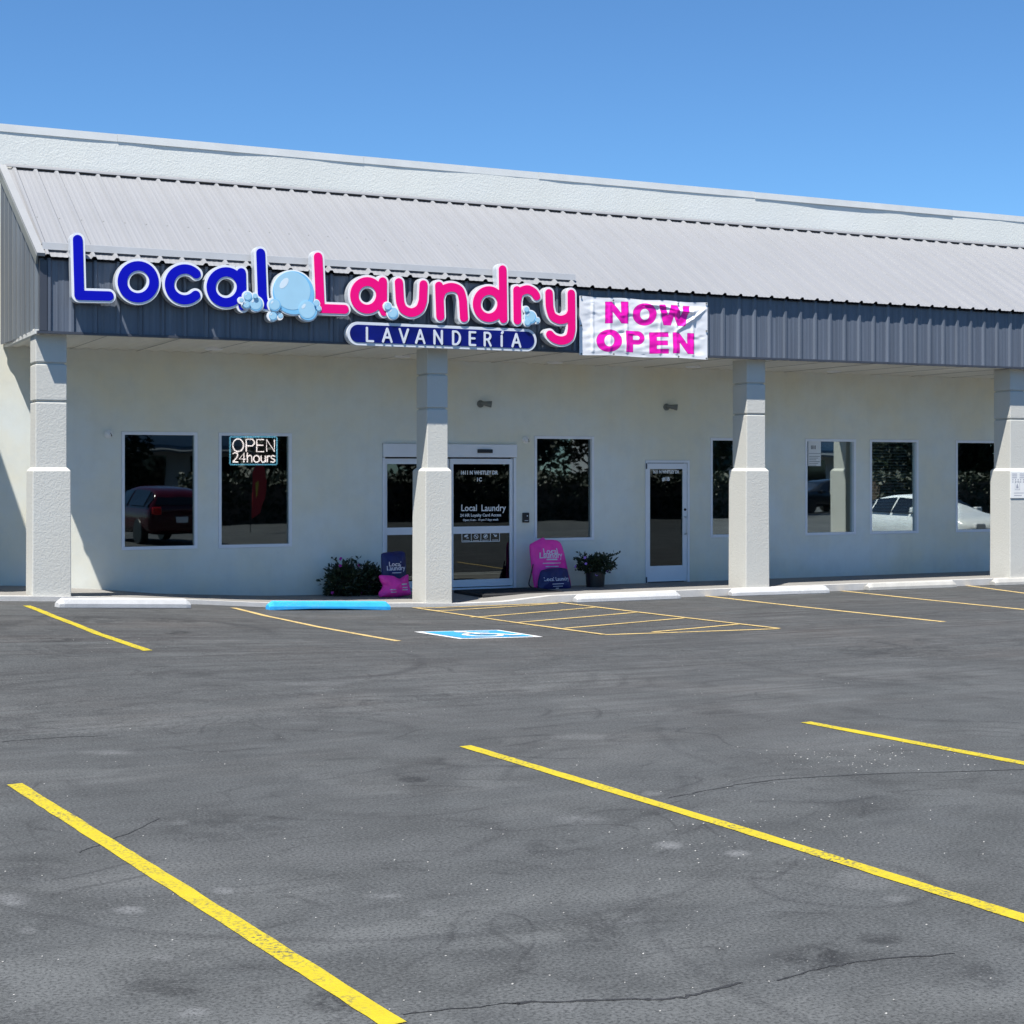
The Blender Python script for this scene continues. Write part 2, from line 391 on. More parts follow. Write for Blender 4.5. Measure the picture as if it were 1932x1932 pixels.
def text_mesh(name, body, size, mat, parent=None, loc=(0,0,0), align='CENTER', extrude=.001, bold=0.0, sx=1.0, spacing=1.0, rot=None):
    cu = bpy.data.curves.new('tmp', 'FONT'); cu.body = body; cu.size = size; cu.align_x = align; cu.extrude = extrude; cu.offset = bold; cu.space_character = spacing
    cu.resolution_u = 3
    o = bpy.data.objects.new('tmp', cu); COL.objects.link(o)
    dg = bpy.context.evaluated_depsgraph_get(); dg.update()
    me = bpy.data.meshes.new_from_object(o.evaluated_get(dg), depsgraph=dg)
    bpy.data.objects.remove(o); bpy.data.curves.remove(cu)
    me.transform(Matrix.Diagonal((sx, 1, 1, 1)))
    me.transform(rot if rot is not None else Matrix(((1,0,0,0),(0,0,-1,0),(0,1,0,0),(0,0,0,1))))
    me.name = name; me.materials.clear()
    return link(name, me, mat, parent, loc)

# -- outlines from strokes: signed distance on a grid, then marching squares
def seg_d(P, a, b):
    a = np.array(a); b = np.array(b); ab = b-a
    t = np.clip(((P-a)@ab)/max(1e-9, ab@ab), 0, 1)
    return np.linalg.norm(P-(a+t[..., None]*ab), axis=-1)
def outline(strokes, r, h=.009, circles=()):
    pts = np.array([p for s in strokes for p in s] + [(c[0]+dx, c[1]+dy) for c in circles for dx in (-c[2], c[2]) for dy in (-c[2], c[2])])
    lo = pts.min(0)-r-3*h; hi = pts.max(0)+r+3*h
    nx, ny = (int((hi[i]-lo[i])/h)+2 for i in (0, 1))
    X, Y = np.meshgrid(lo[0]+h*np.arange(nx), lo[1]+h*np.arange(ny), indexing='ij')
    P = np.stack([X, Y], -1); D = np.full((nx, ny), 9.0)
    for s in strokes:
        for a, b in zip(s, s[1:]): D = np.minimum(D, seg_d(P, a, b)-r)
    for c in circles: D = np.minimum(D, np.linalg.norm(P-np.array(c[:2]), axis=-1)-c[2]-r)
    return msq(D, lo, h)
def msq(D, lo, h):
    nx, ny = D.shape; nxt = {}
    I = D < 0
    def ept(k):
        i, j, d = k; a = D[i, j]; b = D[i+1, j] if d == 0 else D[i, j+1]; t = a/(a-b)
        return (lo[0]+h*(i+(t if d == 0 else 0)), lo[1]+h*(j+(t if d == 1 else 0)))
    cells = np.argwhere(~((I[:-1,:-1] == I[1:,:-1]) & (I[:-1,:-1] == I[:-1,1:]) & (I[:-1,:-1] == I[1:,1:])))
    for i, j in cells:
        i = int(i); j = int(j)
        c = [I[i,j], I[i+1,j], I[i+1,j+1], I[i,j+1]]
        e = [(i,j,0), (i+1,j,1), (i,j+1,0), (i,j,1)]
        ent = [k for k in range(4) if c[k] and not c[(k+1) % 4]]; ext = [k for k in range(4) if not c[k] and c[(k+1) % 4]]
        for k in ent:
            q = min(ext, key=lambda z: (k-z) % 4) if len(ext) > 1 else ext[0]
            nxt[e[k]] = e[q]
    out = []; seen = set()
    for st in list(nxt):
        if st in seen: continue
        loop = []; k = st
        while k not in seen and k in nxt:
            seen.add(k); loop.append(ept(k)); k = nxt[k]
        # drop near-duplicate points
        l2 = [loop[0]]
        for p in loop[1:]:
            if math.dist(p, l2[-1]) > h*.25: l2.append(p)
        if len(l2) > 4: out.append(l2)
    return out
def arc(cx, cy, rx, ry, a0, a1, n=28):
    return [(cx+rx*math.cos(R(a0+(a1-a0)*i/n)), cy+ry*math.sin(R(a0+(a1-a0)*i/n))) for i in range(n+1)]
def spline(pts, n=8):
    out = []; P = [pts[0]]+list(pts)+[pts[-1]]
    for i in range(1, len(P)-2):
        p0, p1, p2, p3 = (np.array(q, float) for q in P[i-1:i+3])
        for k in range(n):
            t = k/n
            out.append(tuple(.5*((2*p1)+(-p0+p2)*t+(2*p0-5*p1+4*p2-p3)*t*t+(-p0+3*p1-3*p2+p3)*t**3)))
    out.append(tuple(pts[-1])); return out

# ------------------------------------------------------------------ world, sun, camera
w = bpy.data.worlds.new('World'); S.world = w; w.use_nodes = True
sky = w.node_tree.nodes.new('ShaderNodeTexSky'); sky.sky_type = 'NISHITA'; sky.sun_disc = False
L = Vector((1.18, 1.0, -3.0)).normalized()
sky.sun_elevation = math.asin(-L.z); sky.sun_rotation = math.atan2(-L.x, -L.y)
sky.air_density = 1.0; sky.dust_density = .05; sky.ozone_density = 6.0; sky.altitude = 1200
bg = w.node_tree.nodes['Background']; tintn = w.node_tree.nodes.new('ShaderNodeMix'); tintn.data_type = 'RGBA'; tintn.blend_type = 'MULTIPLY'; tintn.inputs[0].default_value = 1
tintn.inputs[7].default_value = (.66, .92, 1.06, 1); w.node_tree.links.new(sky.outputs[0], tintn.inputs[6]); w.node_tree.links.new(tintn.outputs[2], bg.inputs[0]); bg.inputs[1].default_value = .075
sd = bpy.data.lights.new('sun', 'SUN'); sd.energy = 4.4; sd.angle = R(.5); sd.color = (1, .96, .89)
so = bpy.data.objects.new('sun', sd); COL.objects.link(so); so.rotation_euler = L.to_track_quat('-Z', 'Y').to_euler(); so.location = (-20, -30, 40)
cd = bpy.data.cameras.new('camera'); cd.sensor_width = 36; cd.lens = 36*F/1932; cd.shift_y = -(966-HY)/1932; cd.clip_end = 3000
co = bpy.data.objects.new('camera', cd); COL.objects.link(co); co.location = CAM; co.rotation_euler = (PI/2, 0, -TH); S.camera = co
S.view_settings.view_transform = 'Standard'; S.view_settings.look = 'None'; S.view_settings.gamma = 1
S.view_settings.exposure = .95

# ------------------------------------------------------------------ parking lot
xs = [-500, -200, -80, -30, -10] + [x*.5 for x in range(-8, 70)] + [40, 60, 100, 200, 500]
ys = [-500, -200, -100, -60, -40, -30] + [-25+.6*i for i in range(37)] + [-2.9, -2.6, -2.5, 40, 400]
ys = sorted(set(ys)); bm = bmesh.new(); V = {}
for i, x in enumerate(xs):
    for j, y in enumerate(ys):
        z = lot_z(x, y) if y < -2.55 else -.5
        V[i, j] = bm.verts.new((x, y, z))
for i in range(len(xs)-1):
    for j in range(len(ys)-1): bm.faces.new((V[i,j], V[i+1,j], V[i+1,j+1], V[i,j+1]))
me = bpy.data.meshes.new('parking_lot'); bm.to_mesh(me); bm.free()
tag(link('parking_lot', me, M['asphalt'], smooth=True), kind='structure')

def ribbon(name, pts, width, mat, lift=.004, jitter=.004, ends=None):
    """painted line following the lot's surface"""
    P = []
    for a, b in zip(pts, pts[1:]):
        a = Vector(a[:2]); b = Vector(b[:2]); n = max(2, int((b-a).length/.12))
        P += [a.lerp(b, i/n) for i in range(n)]
    P.append(Vector(pts[-1][:2])); mb = MB(); prev = None
    for i, p in enumerate(P):
        d = (P[min(i+1, len(P)-1)]-P[max(i-1, 0)]).normalized(); n = Vector((-d.y, d.x))
        ww = width/2
        l = p+n*(ww+random.uniform(-1, 1)*jitter); r = p-n*(ww+random.uniform(-1, 1)*jitter)
        cur = [mb.bm.verts.new((q.x, q.y, lot_z(q.x, q.y)+lift)) for q in (l, r)]
        if prev: mb.bm.faces.new((prev[0], prev[1], cur[1], cur[0]))
        prev = cur
    o = mb.build(name, mat); tag(o, kind='structure'); return o
def pix(*pp): return [on_lot(*p) for p in pp]
ribbon('parking_stripe', pix((27, 1480), (745, 1934)), .10, M['yellow'])
ribbon('parking_stripe', pix((878, 1408), (1400, 1566), (1960, 1742)), .10, M['yellow'])
ribbon('parking_stripe', pix((1520, 1363), (1960, 1446)), .105, M['yellow'])
ribbon('parking_stripe', pix((50, 1143), (98, 1162), (185, 1196), (279, 1228)), .10, M['yellow'])
ribbon('parking_stripe', pix((440, 1147), (500, 1162), (600, 1183), (752, 1210)), .10, M['yellow_far'])
ribbon('parking_stripe', pix((1330, 1124.5), (1440, 1137), (1781, 1173.5)), .10, M['yellow_far'])
ribbon('parking_stripe', pix((1588, 1115), (1960, 1153)), .10, M['yellow_far'])
ribbon('parking_stripe', pix((1824, 1105), (1960, 1123)), .10, M['yellow_far'])
A, B, C_, D_ = pix((780, 1147), (1056, 1137.5), (1470, 1186.5), (1140, 1198))
mbs = [ribbon('access_aisle_outline', [A, B], .08, M['yellow_far'], .004), ribbon('access_aisle_outline', [B, C_], .08, M['yellow_far'], .008),
       ribbon('access_aisle_outline', [C_, D_], .08, M['yellow_far'], .004), ribbon('access_aisle_outline', [D_, A], .08, M['yellow_far'], .008)]
for a, b in (((823, 1152.8), (1052, 1139)), ((888, 1165), (1121, 1146.5)), ((977, 1175), (1199, 1156)), ((1066, 1186), (1291, 1166.5)), ((1231, 1193), (1396, 1178))):
    ribbon('access_aisle_hatch', pix(a, b), .075, M['yellow_far'], .006)
# accessible parking symbol
pl_, pt_, pr_, pb_ = pix((781, 1192.5), (941, 1189), (1024.7, 1202), (868, 1206))
def sym(u, v):   # u to the right along the square, v towards the building
    p = pl_*(1-u)*v + pt_*u*v + pr_*u*(1-v) + pb_*(1-u)*(1-v)
    return p
def sym_poly(name, pts, mat, lift):
    mb = MB(); P = [sym(*p) for p in pts]; mb.poly([(p.x, p.y, lot_z(p.x, p.y)+lift) for p in P]); o = mb.build(name, mat); tag(o, kind='structure')
def rect(a, b, c, d): return [(a, c), (b, c), (b, d), (a, d)]
sym_poly('accessible_symbol_border', rect(0, 1, 0, 1), M['whitepaint'], .004)
sym_poly('accessible_symbol_field', rect(.07, .93, .07, .93), M['bluemark'], .008)
def sym_line(pts, wd, lift=.012):
    outs = outline([pts], wd/2, .012)
    mb = MB()
    if len(outs) == 1: mb.poly([(sym(*p).x, sym(*p).y, lot_z(sym(*p).x, sym(*p).y)+lift) for p in outs[0]])
    o = mb.build('accessible_symbol_figure', M['whitepaint']); tag(o, kind='structure')
sym_line(arc(.47, .36, .19, .19, 118, 392, 24), .065)
sym_line([(.45, .70), (.47, .44), (.66, .43), (.76, .22), (.84, .25)], .08, .016)
sym_line([(.46, .60), (.64, .59)], .06, .020)
sym_line(arc(.44, .80, .035, .035, 0, 300, 12), .07, .012)
# sealed cracks
for pts, wd in (([(1261, 1507), (1350, 1488), (1436, 1475), (1600, 1463), (1940, 1452)], .022), ([(960, 1893), (1120, 1889), (1266, 1884), (1330, 1872), (1400, 1856)], .03),
                ([(300, 1545), (225, 1580), (150, 1608)], .012), ([(1470, 1850), (1560, 1826), (1640, 1812), (1800, 1800)], .016), ([(760, 1915), (900, 1900), (975, 1893)], .012),
                ([(0, 1400), (90, 1393), (200, 1388)], .02)):
    P = spline([tuple(on_lot(*p)[:2]) for p in pts], 6)
    P = [(x+random.uniform(-.012, .012), y+random.uniform(-.012, .012)) for x, y in P]
    ribbon('pavement_crack', P, wd*.6, M['crack'], .002, wd*.22)
# loose stones
mb = MB()
def stone(x, y, r):
    q = bmesh.ops.create_icosphere(mb.bm, subdivisions=1, radius=r, matrix=Matrix.Translation((x, y, lot_z(x, y)+r*.4)) @ Matrix.Diagonal((1, random.uniform(.6, 1), random.uniform(.4, .7), 1)))
for _ in range(80):
    p = on_lot(random.gauss(1620, 110), random.gauss(1432, 16)); stone(p.x, p.y, random.uniform(.003, .008))
for _ in range(70):
    p = on_lot(random.gauss(1420, 120), random.gauss(1570, 30)); stone(p.x, p.y, random.uniform(.003, .007))
for _ in range(260):
    p = on_lot(random.uniform(0, 1932), random.uniform(1200, 1932)); stone(p.x, p.y, random.uniform(.002, .006))
tag(mb.build('loose_gravel', M['stone']), kind='stuff')

# ------------------------------------------------------------------ sidewalk and kerb
sx_ = [-30, -10] + [x*.25 for x in range(0, 130)] + [60]
def strip(name, y0, y1, ny, mat, zoff=0.0, front=None):
    mb = MB(); V = {}
    yy = [y0+(y1-y0)*k/ny for k in range(ny+1)]
    for i, x in enumerate(sx_):
        for j, y in enumerate(yy): V[i, j] = mb.bm.verts.new((x, y, walk_z(x, y)+zoff))
        V[i, 'f'] = mb.bm.verts.new((x, y0, min(lot_z(x, -2.9), walk_z(x, y0))-.15))
    for i in range(len(sx_)-1):
        for j in range(ny): mb.bm.faces.new((V[i,j], V[i+1,j], V[i+1,j+1], V[i,j+1]))
        mb.bm.faces.new((V[i,'f'], V[i+1,'f'], V[i+1,0], V[i,0]))
    return tag(mb.build(name, mat, smooth=False), kind='structure')
strip('sidewalk', KY+.17, .2, 8, M['concrete'])
strip('kerb', KY, KY+.168, 1, M['kerb'], .006)

# ------------------------------------------------------------------ wheel stops
def stop_mesh(chip=False):
    mb = MB(); l = 1.84; rings = []
    for s, k in ((-1, .0), (-1, .6), (-.93, 1), (.93, 1), (1, .6), (1, .0)):
        pass
    prof = [(-.085, 0), (-.085, .055), (-.055, .115), (-.035, .125), (.035, .125), (.055, .115), (.085, .055), (.085, 0)]
    for x, sc in ((-l/2, .55), (-l/2+.012, .66), (-l/2+.07, 1), (-.3, 1), (.2, 1), (l/2-.07, 1), (l/2-.012, .66), (l/2, .55)):
        ring = []
        for y, z in prof:
            zz = z*sc if z > .06 else z*min(1, sc+.35)
            if chip and z == 0 and abs(x) < .5 and y < 0: zz = .02
            ring.append((x, y*(1 if sc > .9 else .9), zz))
        rings.append(ring)
    mb.loft(rings); return mb
stops = [((102, 1147.5), (370, 1148), M['stop'], 'white wheel stop in front of the leftmost pillar'),
         ((505, 1151), (741, 1151), M['stopblue'], 'bright blue wheel stop left of the second pillar'),
         ((1088, 1137.5), (1286, 1130), M['stop'], 'white wheel stop beyond the hatched aisle, in front of the potted flowers'),
         ((1366, 1123.5), (1552, 1117.5), M['stop'], 'white wheel stop in front of the third pillar'),
         ((1634, 1114), (1803, 1108), M['stopgrey'], 'weathered grey wheel stop in front of the windows between third and fourth pillars'),
         ((1865, 1104.5), (2028, 1099), M['stopgrey'], 'weathered wheel stop cut off by the right edge, below the fourth pillar')]
for i, (a, b, mt, lab) in enumerate(stops):
    A = on_lot(*a); B = on_lot(*b); c = (A+B)/2; ang = math.atan2(B.y-A.y, B.x-A.x)
    c = c + Vector((-math.sin(ang), math.cos(ang), 0))*.085
    c.y = min(c.y, KY-.13-.06*(i % 2))
    o = stop_mesh(i == 1).build('wheel_stop', mt, None, (c.x, c.y, lot_z(c.x, c.y)), bev=.008)
    o.rotation_euler = (0, -math.atan2(lot_z(B.x, B.y)-lot_z(A.x, A.y), (B-A).length), ang)
    tag(o, lab, 'wheel stop', 'wheel stops along the kerb')

# ------------------------------------------------------------------ the building
FY = -2.70; ZS = 3.84; ZE = 4.84; ZT = 6.47; GX = 3.80; XR = 32.0
bld = empty('shop_building', (14, 0, 0)); BL = bld
tag(bld, 'single storey stucco shop building with grey metal canopy roof on four square pillars', 'building')
def part(name, mb, mat, smooth=False, bev=0, parent=None):
    o = mb.build(name, mat, parent or bld, None, smooth, bev)
    if (parent or bld) is bld: o.location = (-14, 0, 0)
    return o
ZW0, ZW1 = .785, 2.60
WIN = [(xw(229), xw(373)), (xw(412), xw(551)), (xw(1008), xw(1121)), (xw(1340), xw(1440)), (xw(1519), xw(1615)), (xw(1641), xw(1733)), (xw(1803), xw(1905))]
DA = (xw(721), xw(974)); DB = (xw(1217), xw(1301))
OPEN = [(a, b, ZW0, ZW1) for a, b in WIN] + [(DA[0], DA[1], -.02, 2.45), (DB[0], DB[1], -.02, 2.19)]
cx_ = sorted(set([-12, XR] + [v for o in OPEN for v in o[:2]])); cz_ = sorted(set([-.6, 7.02] + [v for o in OPEN for v in o[2:]]))
def inside(x, z): return any(a < x < b and c < z < d for a, b, c, d in OPEN)
mb = MB(); W = {}
def wv(x, z, y=0.0):
    k = (round(x, 4), round(z, 4), y)
    if k not in W: W[k] = mb.bm.verts.new((x, y, z))
    return W[k]
for x0, x1 in zip(cx_, cx_[1:]):
    for z0, z1 in zip(cz_, cz_[1:]):
        if not inside((x0+x1)/2, (z0+z1)/2): mb.bm.faces.new((wv(x0, z0), wv(x1, z0), wv(x1, z1), wv(x0, z1)))
for a, b, c, d in OPEN:
    for p, q in (((a, c), (b, c)), ((b, c), (b, d)), ((b, d), (a, d)), ((a, d), (a, c))):
        mb.bm.faces.new([mb.bm.verts.new(t) for t in ((p[0], 0, p[1]), (q[0], 0, q[1]), (q[0], .16, q[1]), (p[0], .16, p[1]))])
part('front_wall', mb, M['stucco'])
# parapet face above the roof carries the rough coat
mb = MB()
npx = 160
rw = [[], []]
for i in range(npx+1):
    x = -12+(XR+12)*i/npx; bulge = .018*noise.noise((x*.55, 3, 1)) + .008*noise.noise((x*1.7, 1, 1))
    for k, (z, y) in enumerate(((6.40, -.03), (7.03, -.040+bulge))): rw[k].append((x, y, z))
mb.loft(rw, closed=False, caps=False)
part('parapet', mb, M['parapet'], smooth=True)
mb = MB(); mb.box((-12, .34, -.5), (-11.9, 18, 6.9)); mb.box((XR-.1, .34, -.5), (XR, 18, 6.9)); mb.box((-11.9, 17.9, -.5), (XR-.1, 18, 6.9)); mb.box((-12, .1, 6.6), (XR, 17.8, 6.7))
mb.box((-11.9, .12, 2.75), (XR-.1, .22, 6.55)); part('rear_walls', mb, M['stucco'])
mb = MB(); x = -12.0; rnd = random.Random(3)
for xx in (5.41, 9.4, 12.6, 17.05, 21.7, 25.2, 28.5, XR):
    ov = rnd.uniform(.006, .022); zo = rnd.uniform(-.006, .006); lift = rnd.uniform(-.006, .006)
    mb.loft([[(x, -.03-ov, 6.995+zo), (x, -.03-ov-.012, 7.0+zo), (x, -.03-ov-.006, 7.115+zo), (x, .36, 7.13+zo), (x, .36, 7.0+zo), (x, .34, 7.0+zo), (x, .34, 7.10+zo), (x, -.03-ov+.01, 7.10+zo)],
             [(xx-.004, -.03-ov-lift, 6.995+zo-lift), (xx-.004, -.042-ov-lift, 7.0+zo), (xx-.004, -.036-ov-lift, 7.115+zo), (xx-.004, .36, 7.13+zo), (xx-.004, .36, 7.0+zo), (xx-.004, .34, 7.0+zo), (xx-.004, .34, 7.10+zo), (xx-.004, -.02-ov-lift, 7.10+zo)]])
    x = xx
part('coping', mb, M['trim'])
# frieze under the soffit
mb = MB(); mb.box((GX, -.016, 3.665), (XR, .0-.0005, ZS+.1)); part('frieze', mb, M['stucco'])

def rib_profile(x0, x1, pitch=.305, h=.032, minor=True, phase=0.0, base=.085, top=.035):
    pts = [(x0, 0)]; x = x0+phase
    while x < x1:
        for dx, d in ((-base/2, 0), (-top/2, h), (top/2, h), (base/2, 0)) + (((.095, 0), (.105, h*.07), (.125, h*.07), (.135, 0), (.17, 0), (.18, h*.07), (.20, h*.07), (.21, 0)) if minor else ()):
            if x0 < x+dx < x1: pts.append((x+dx, d))
        x += pitch
    pts.append((x1, 0)); return pts
# sloping metal roof
EY = FY-.10; sl = (ZT-ZE)/(-EY); SN = Vector((0, -sl, 1)).normalized(); SD = Vector((0, -EY, ZT-ZE))
mb = MB(); prof = rib_profile(GX-.03, XR, phase=.12, h=.036); r0 = []; r1 = []; r0b = []; r1b = []
for s, d in prof:
    b0 = Vector((s, EY, ZE)) + SN*d; b1 = Vector((s-(.08 if s < GX+.01 else 0), -.03, ZT)) + SN*d
    r0.append(b0); r1.append(b1); r0b.append(b0-SN*.003); r1b.append(b1-SN*.003)
mb.loft([r0b, r0, r1, r1b], closed=False, caps=False)
for f in mb.bm.faces: f.material_index = 0
x = GX+.09; i = 0
while x < XR:      # fastener heads beside the ribs
    for t in (.12, .42, .72):
        if i % 1 == 0:
            c = Vector((x+.06, EY, ZE)) + SD*t + SN*.004
            mb.loft([[c+Vector((math.cos(a)*.011, 0, 0))+SD.normalized()*math.sin(a)*.011+SN*q for a in [2*PI*k/6 for k in range(6)]] for q in (0, .006)], mi=1)
    x += .305; i += 1
part('canopy_roof', mb, [M['roof'], M['fixture']])
# wood closure/dark deck under the roof sheet
mb = MB(); mb.loft([[(GX+.05, EY+.06, ZE-.03), (XR, EY+.06, ZE-.03)], [(GX+.05, -.05, ZT-.03), (XR, -.05, ZT-.03)]], closed=False, caps=False)
mb.box((GX+.02, FY+.035, ZS+.12), (XR, FY+.06, ZE)); part('roof_deck', mb, M['darktrim'])
# flashing along the top, standing on the ribs, with shaded gaps over the pans
mb = MB(); n = 150; a = []; b = []; c = []; d = []
for i in range(n+1):
    x = GX-.04+(XR-GX)*i/n; j = .006*noise.noise((x*2, 0, 5))
    e = Vector((x, -.03, ZT)) - SD.normalized()*.045
    a.append(e+SN*(.040+j)-SD.normalized()*.002+SN*-.0); b.append(e+SN*(.046+j)); c.append(Vector((x, -.060, ZT+.022))+SN*.03); d.append(Vector((x, -.058, ZT+.062+j)))
mb.loft([a, b, c, d], closed=False, caps=False); part('roof_flashing', mb, M['roof'])
mb = MB(); P0 = Vector((0, -.03, ZT)) - SD.normalized()*.022
mb.loft([[Vector((x, P0.y, P0.z))+SN*.001, Vector((x, P0.y, P0.z))+SN*.033] for x in (GX+.06, XR)], closed=False, caps=False); part('gap_shade_strip', mb, M['black'])  # black strip stands in for the shade in the gaps below the flashing
# rake trim along the gable
mb = MB()
for (x0, x1, h0, h1, mi) in ((GX-.055, GX+.05, .0, .045, 0), (GX-.058, GX-.035, -.12, .0, 1)):
    q = [(x0, h0), (x1, h0), (x1, h1), (x0, h1)]
    mb.loft([[Vector((x, EY-.01, ZE))+SN*h for x, h in q], [Vector((x-.08, -.05, ZT))+SN*h for x, h in q]], mi=mi)
part('rake_trim', mb, [M['rake'], M['fixture']])
# fascia
def vpanel(name, x0, x1, z0, z1, y, mat, phase=.12):
    mb = MB(); pr = rib_profile(x0, x1, phase=phase)
    mb.loft([[(s, y-d, z0) for s, d in pr], [(s, y-d, z1) for s, d in pr]], closed=False, caps=False)
    return part(name, mb, mat)
vpanel('fascia_panel', GX, XR, ZS+.02, ZE-.01, FY, M['fascia'])
mb = MB(); mb.box((GX-.03, FY-.038, ZS-.015), (XR, FY+.05, ZS+.018)); mb.box((GX-.004, FY-.04, ZS+.02), (GX+.09, FY-.001, ZE-.05)); part('fascia_trim', mb, M['darktrim'])
# gable end cladding
mb = MB(); pr = rib_profile(FY, -.02, phase=.15)
lo_ = []; hi_ = []
for s, d in pr:
    zt = ZE-.05+(s-EY)*sl; sk = .08*(s-FY)/(-FY); lo_.append((GX-d-sk, s, ZS+.02)); hi_.append((GX-d-sk, s, zt))
mb.loft([lo_, hi_], closed=False, caps=False); part('gable_panel', mb, M['gable'])
mb = MB(); mb.box((GX-.045, FY+.05, ZS-.02), (GX+.02, -.02, ZS+.04)); part('gable_trim', mb, M['trim'], bev=.004)
# soffit
mb = MB(); pr = rib_profile(GX+.02, XR, pitch=.23, h=.022, minor=False, phase=.1, base=.20, top=.03)
mb.loft([[(s, FY+.05, ZS-d+.012) for s, d in pr], [(s, -.02, ZS-d+.012) for s, d in pr]], closed=False, caps=False); 
x = GX+.9
while x < XR:
    mb.box((x, FY+.06, ZS-.014), (x+.008, -.03, ZS-.011), 1); x += 1.0
part('soffit', mb, [M['soffit'], M['darktrim']])
# rain diverter on the roof above the sign
mb = MB(); o0 = SD.normalized()*.16
def dv(x, a, h): return Vector((x, EY, ZE)) + SD.normalized()*(.15+a) + SN*h
x0, x1 = GX+.04, xw(1087, FY)
mb.loft([[dv(x, 0, .037), dv(x, .062, .112), dv(x, .068, .112), dv(x, .13, .042), dv(x, .13, .037), dv(x, .066, .104)] for x in (x0, x1)])
part('rain_diverter', mb, M['paleflash'])

# pillars
PIL = [(3.78, 4.19), (xw(806, -2.52), xw(845, -2.52)), (xw(1409, -2.52), xw(1444, -2.52)), (xw(1906, -2.52), xw(1906, -2.52)+.36)]
PLAB = ['lefthand pillar at the open gable end of the canopy', 'pillar standing in front of the sliding doors', 'pillar between the narrow window and the wide pair', 'pillar at the right edge with a paper notice']
for i, (x0, x1) in enumerate(PIL):
    yf, yb = -2.52, -2.10; top = ZS-.003 if i else ZS+.07
    zb = min(walk_z(x0, -2.5), walk_z(x1, -2.5))-.08
    mb = MB(); zs = [2.0]
    def sq(e, z): return [(x0-e, yf-e, z), (x1+e, yf-e, z), (x1+e, yb+e, z), (x0-e, yb+e, z)]
    rings = [sq(0, 1.9)]
    for g in (2.93, 3.44): rings += [sq(0, g-.016), sq(-.028, g-.010), sq(-.028, g+.010), sq(0, g+.016)]
    rings.append(sq(0, top)); mb.loft(rings)
    sh = part('pillar', mb, M['stucco_rough'], bev=.012); tag(sh, PLAB[i])
    mb = MB(); mb.loft([sq(.05, zb), sq(.045, 2.0), sq(.002, 2.045)])
    bs = part('pillar_base', mb, M['stucco_rough'], bev=.012, parent=sh)

# windows
WLAB = ['leftmost window of the shop front', 'window with the lit opening hours sign', 'window right of the sliding doors', 'narrow window half hidden by a pillar', 'bright mirrored window with a paper notice', 'window with full slatted blinds', 'window beside the rightmost pillar']
for i, (a, b) in enumerate(WIN):
    mb = MB(); t = .050; y0, y1 = -.006, .085
    mb.box((a+.003, y0, ZW0+.003), (a+t, y1, ZW1-.003)); mb.box((b-t, y0, ZW0+.003), (b-.003, y1, ZW1-.003))
    mb.box((a+t, y0+.001, ZW0+.003), (b-t, y1, ZW0+t)); mb.box((a+t, y0+.001, ZW1-t), (b-t, y1, ZW1-.003))
    wf = part('window', mb, M['alu']); tag(wf, WLAB[i])
    mb = MB(); mb.box((a+t-.01, .055, ZW0+t-.01), (b-t+.01, .062, ZW1-t+.01))
    part('pane', mb, M['mirror'] if i >= 3 else M['glass'], parent=wf)
# dark rooms behind the glass
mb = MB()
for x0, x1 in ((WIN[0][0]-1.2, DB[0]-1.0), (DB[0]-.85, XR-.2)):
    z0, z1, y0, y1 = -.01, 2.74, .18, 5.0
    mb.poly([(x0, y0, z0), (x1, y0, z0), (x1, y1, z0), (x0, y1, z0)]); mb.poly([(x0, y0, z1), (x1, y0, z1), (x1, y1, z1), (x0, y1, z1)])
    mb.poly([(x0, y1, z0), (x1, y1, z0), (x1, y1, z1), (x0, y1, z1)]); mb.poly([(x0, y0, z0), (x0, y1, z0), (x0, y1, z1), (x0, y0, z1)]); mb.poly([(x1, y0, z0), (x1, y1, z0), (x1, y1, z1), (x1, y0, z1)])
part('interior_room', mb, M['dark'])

# sliding entrance
a, b = DA; mid = (a+b)/2; ft = .05
mb = MB()
mb.box((a+.004, -.012, 0.0), (a+ft, .12, 2.22)); mb.box((b-ft, -.012, 0.0), (b-.004, .12, 2.22)); mb.box((a+ft, .03, 0.0), (b-ft, .12, .03))
sd_ = part('sliding_door', mb, M['alu']); tag(sd_, 'pair of glazed automatic sliding doors behind the second pillar')
mb = MB(); mb.box((a+.004, -.05, 2.225), (b-.004, .12, 2.446)); part('door_header', mb, M['alu'], bev=.006, parent=sd_)
sxc = on_y(915, 851, -.06); mb = MB(); mb.box((sxc.x-.14, -.085, sxc.z-.033), (sxc.x+.14, -.0505, sxc.z+.03)); part('motion_sensor', mb, M['black'], bev=.012, parent=sd_)
def leaf(x0, x1, y, zbot=.045, ztop=2.20, rail=(.94, 1.06), st=.055, topr=.09, botr=.12):
    mb = MB(); y1 = y+.045
    mb.box((x0, y, zbot), (x0+st, y1, ztop)); mb.box((x1-st, y, zbot), (x1, y1, ztop))
    mb.box((x0+st, y+.001, zbot), (x1-st, y1, zbot+botr)); mb.box((x0+st, y+.001, ztop-topr), (x1-st, y1, ztop)); mb.box((x0+st, y+.001, rail[0]), (x1-st, y1, rail[1]))
    part('door_leaf', mb, M['alu'], parent=sd_)
    for z0, z1 in ((zbot+botr, rail[0]), (rail[1], ztop-topr)):
        mb = MB(); mb.box((x0+st-.006, y+.02, z0-.006), (x1-st+.006, y+.027, z1+.006)); part('door_glass', mb, M['doorglass'], parent=sd_)
leaf(a+ft+.005, mid-.004, .055); leaf(mid+.004, b-ft-.012, .012)
def decal(name, body, size, px, py, Y, par, bold=.0, sx=1.0):
    p = on_y(px, py, Y); o = text_mesh(name, body, size, M['decal'], par, (p.x, Y, p.z), bold=bold, sx=sx, extrude=.0006)
    return o
YD = .029
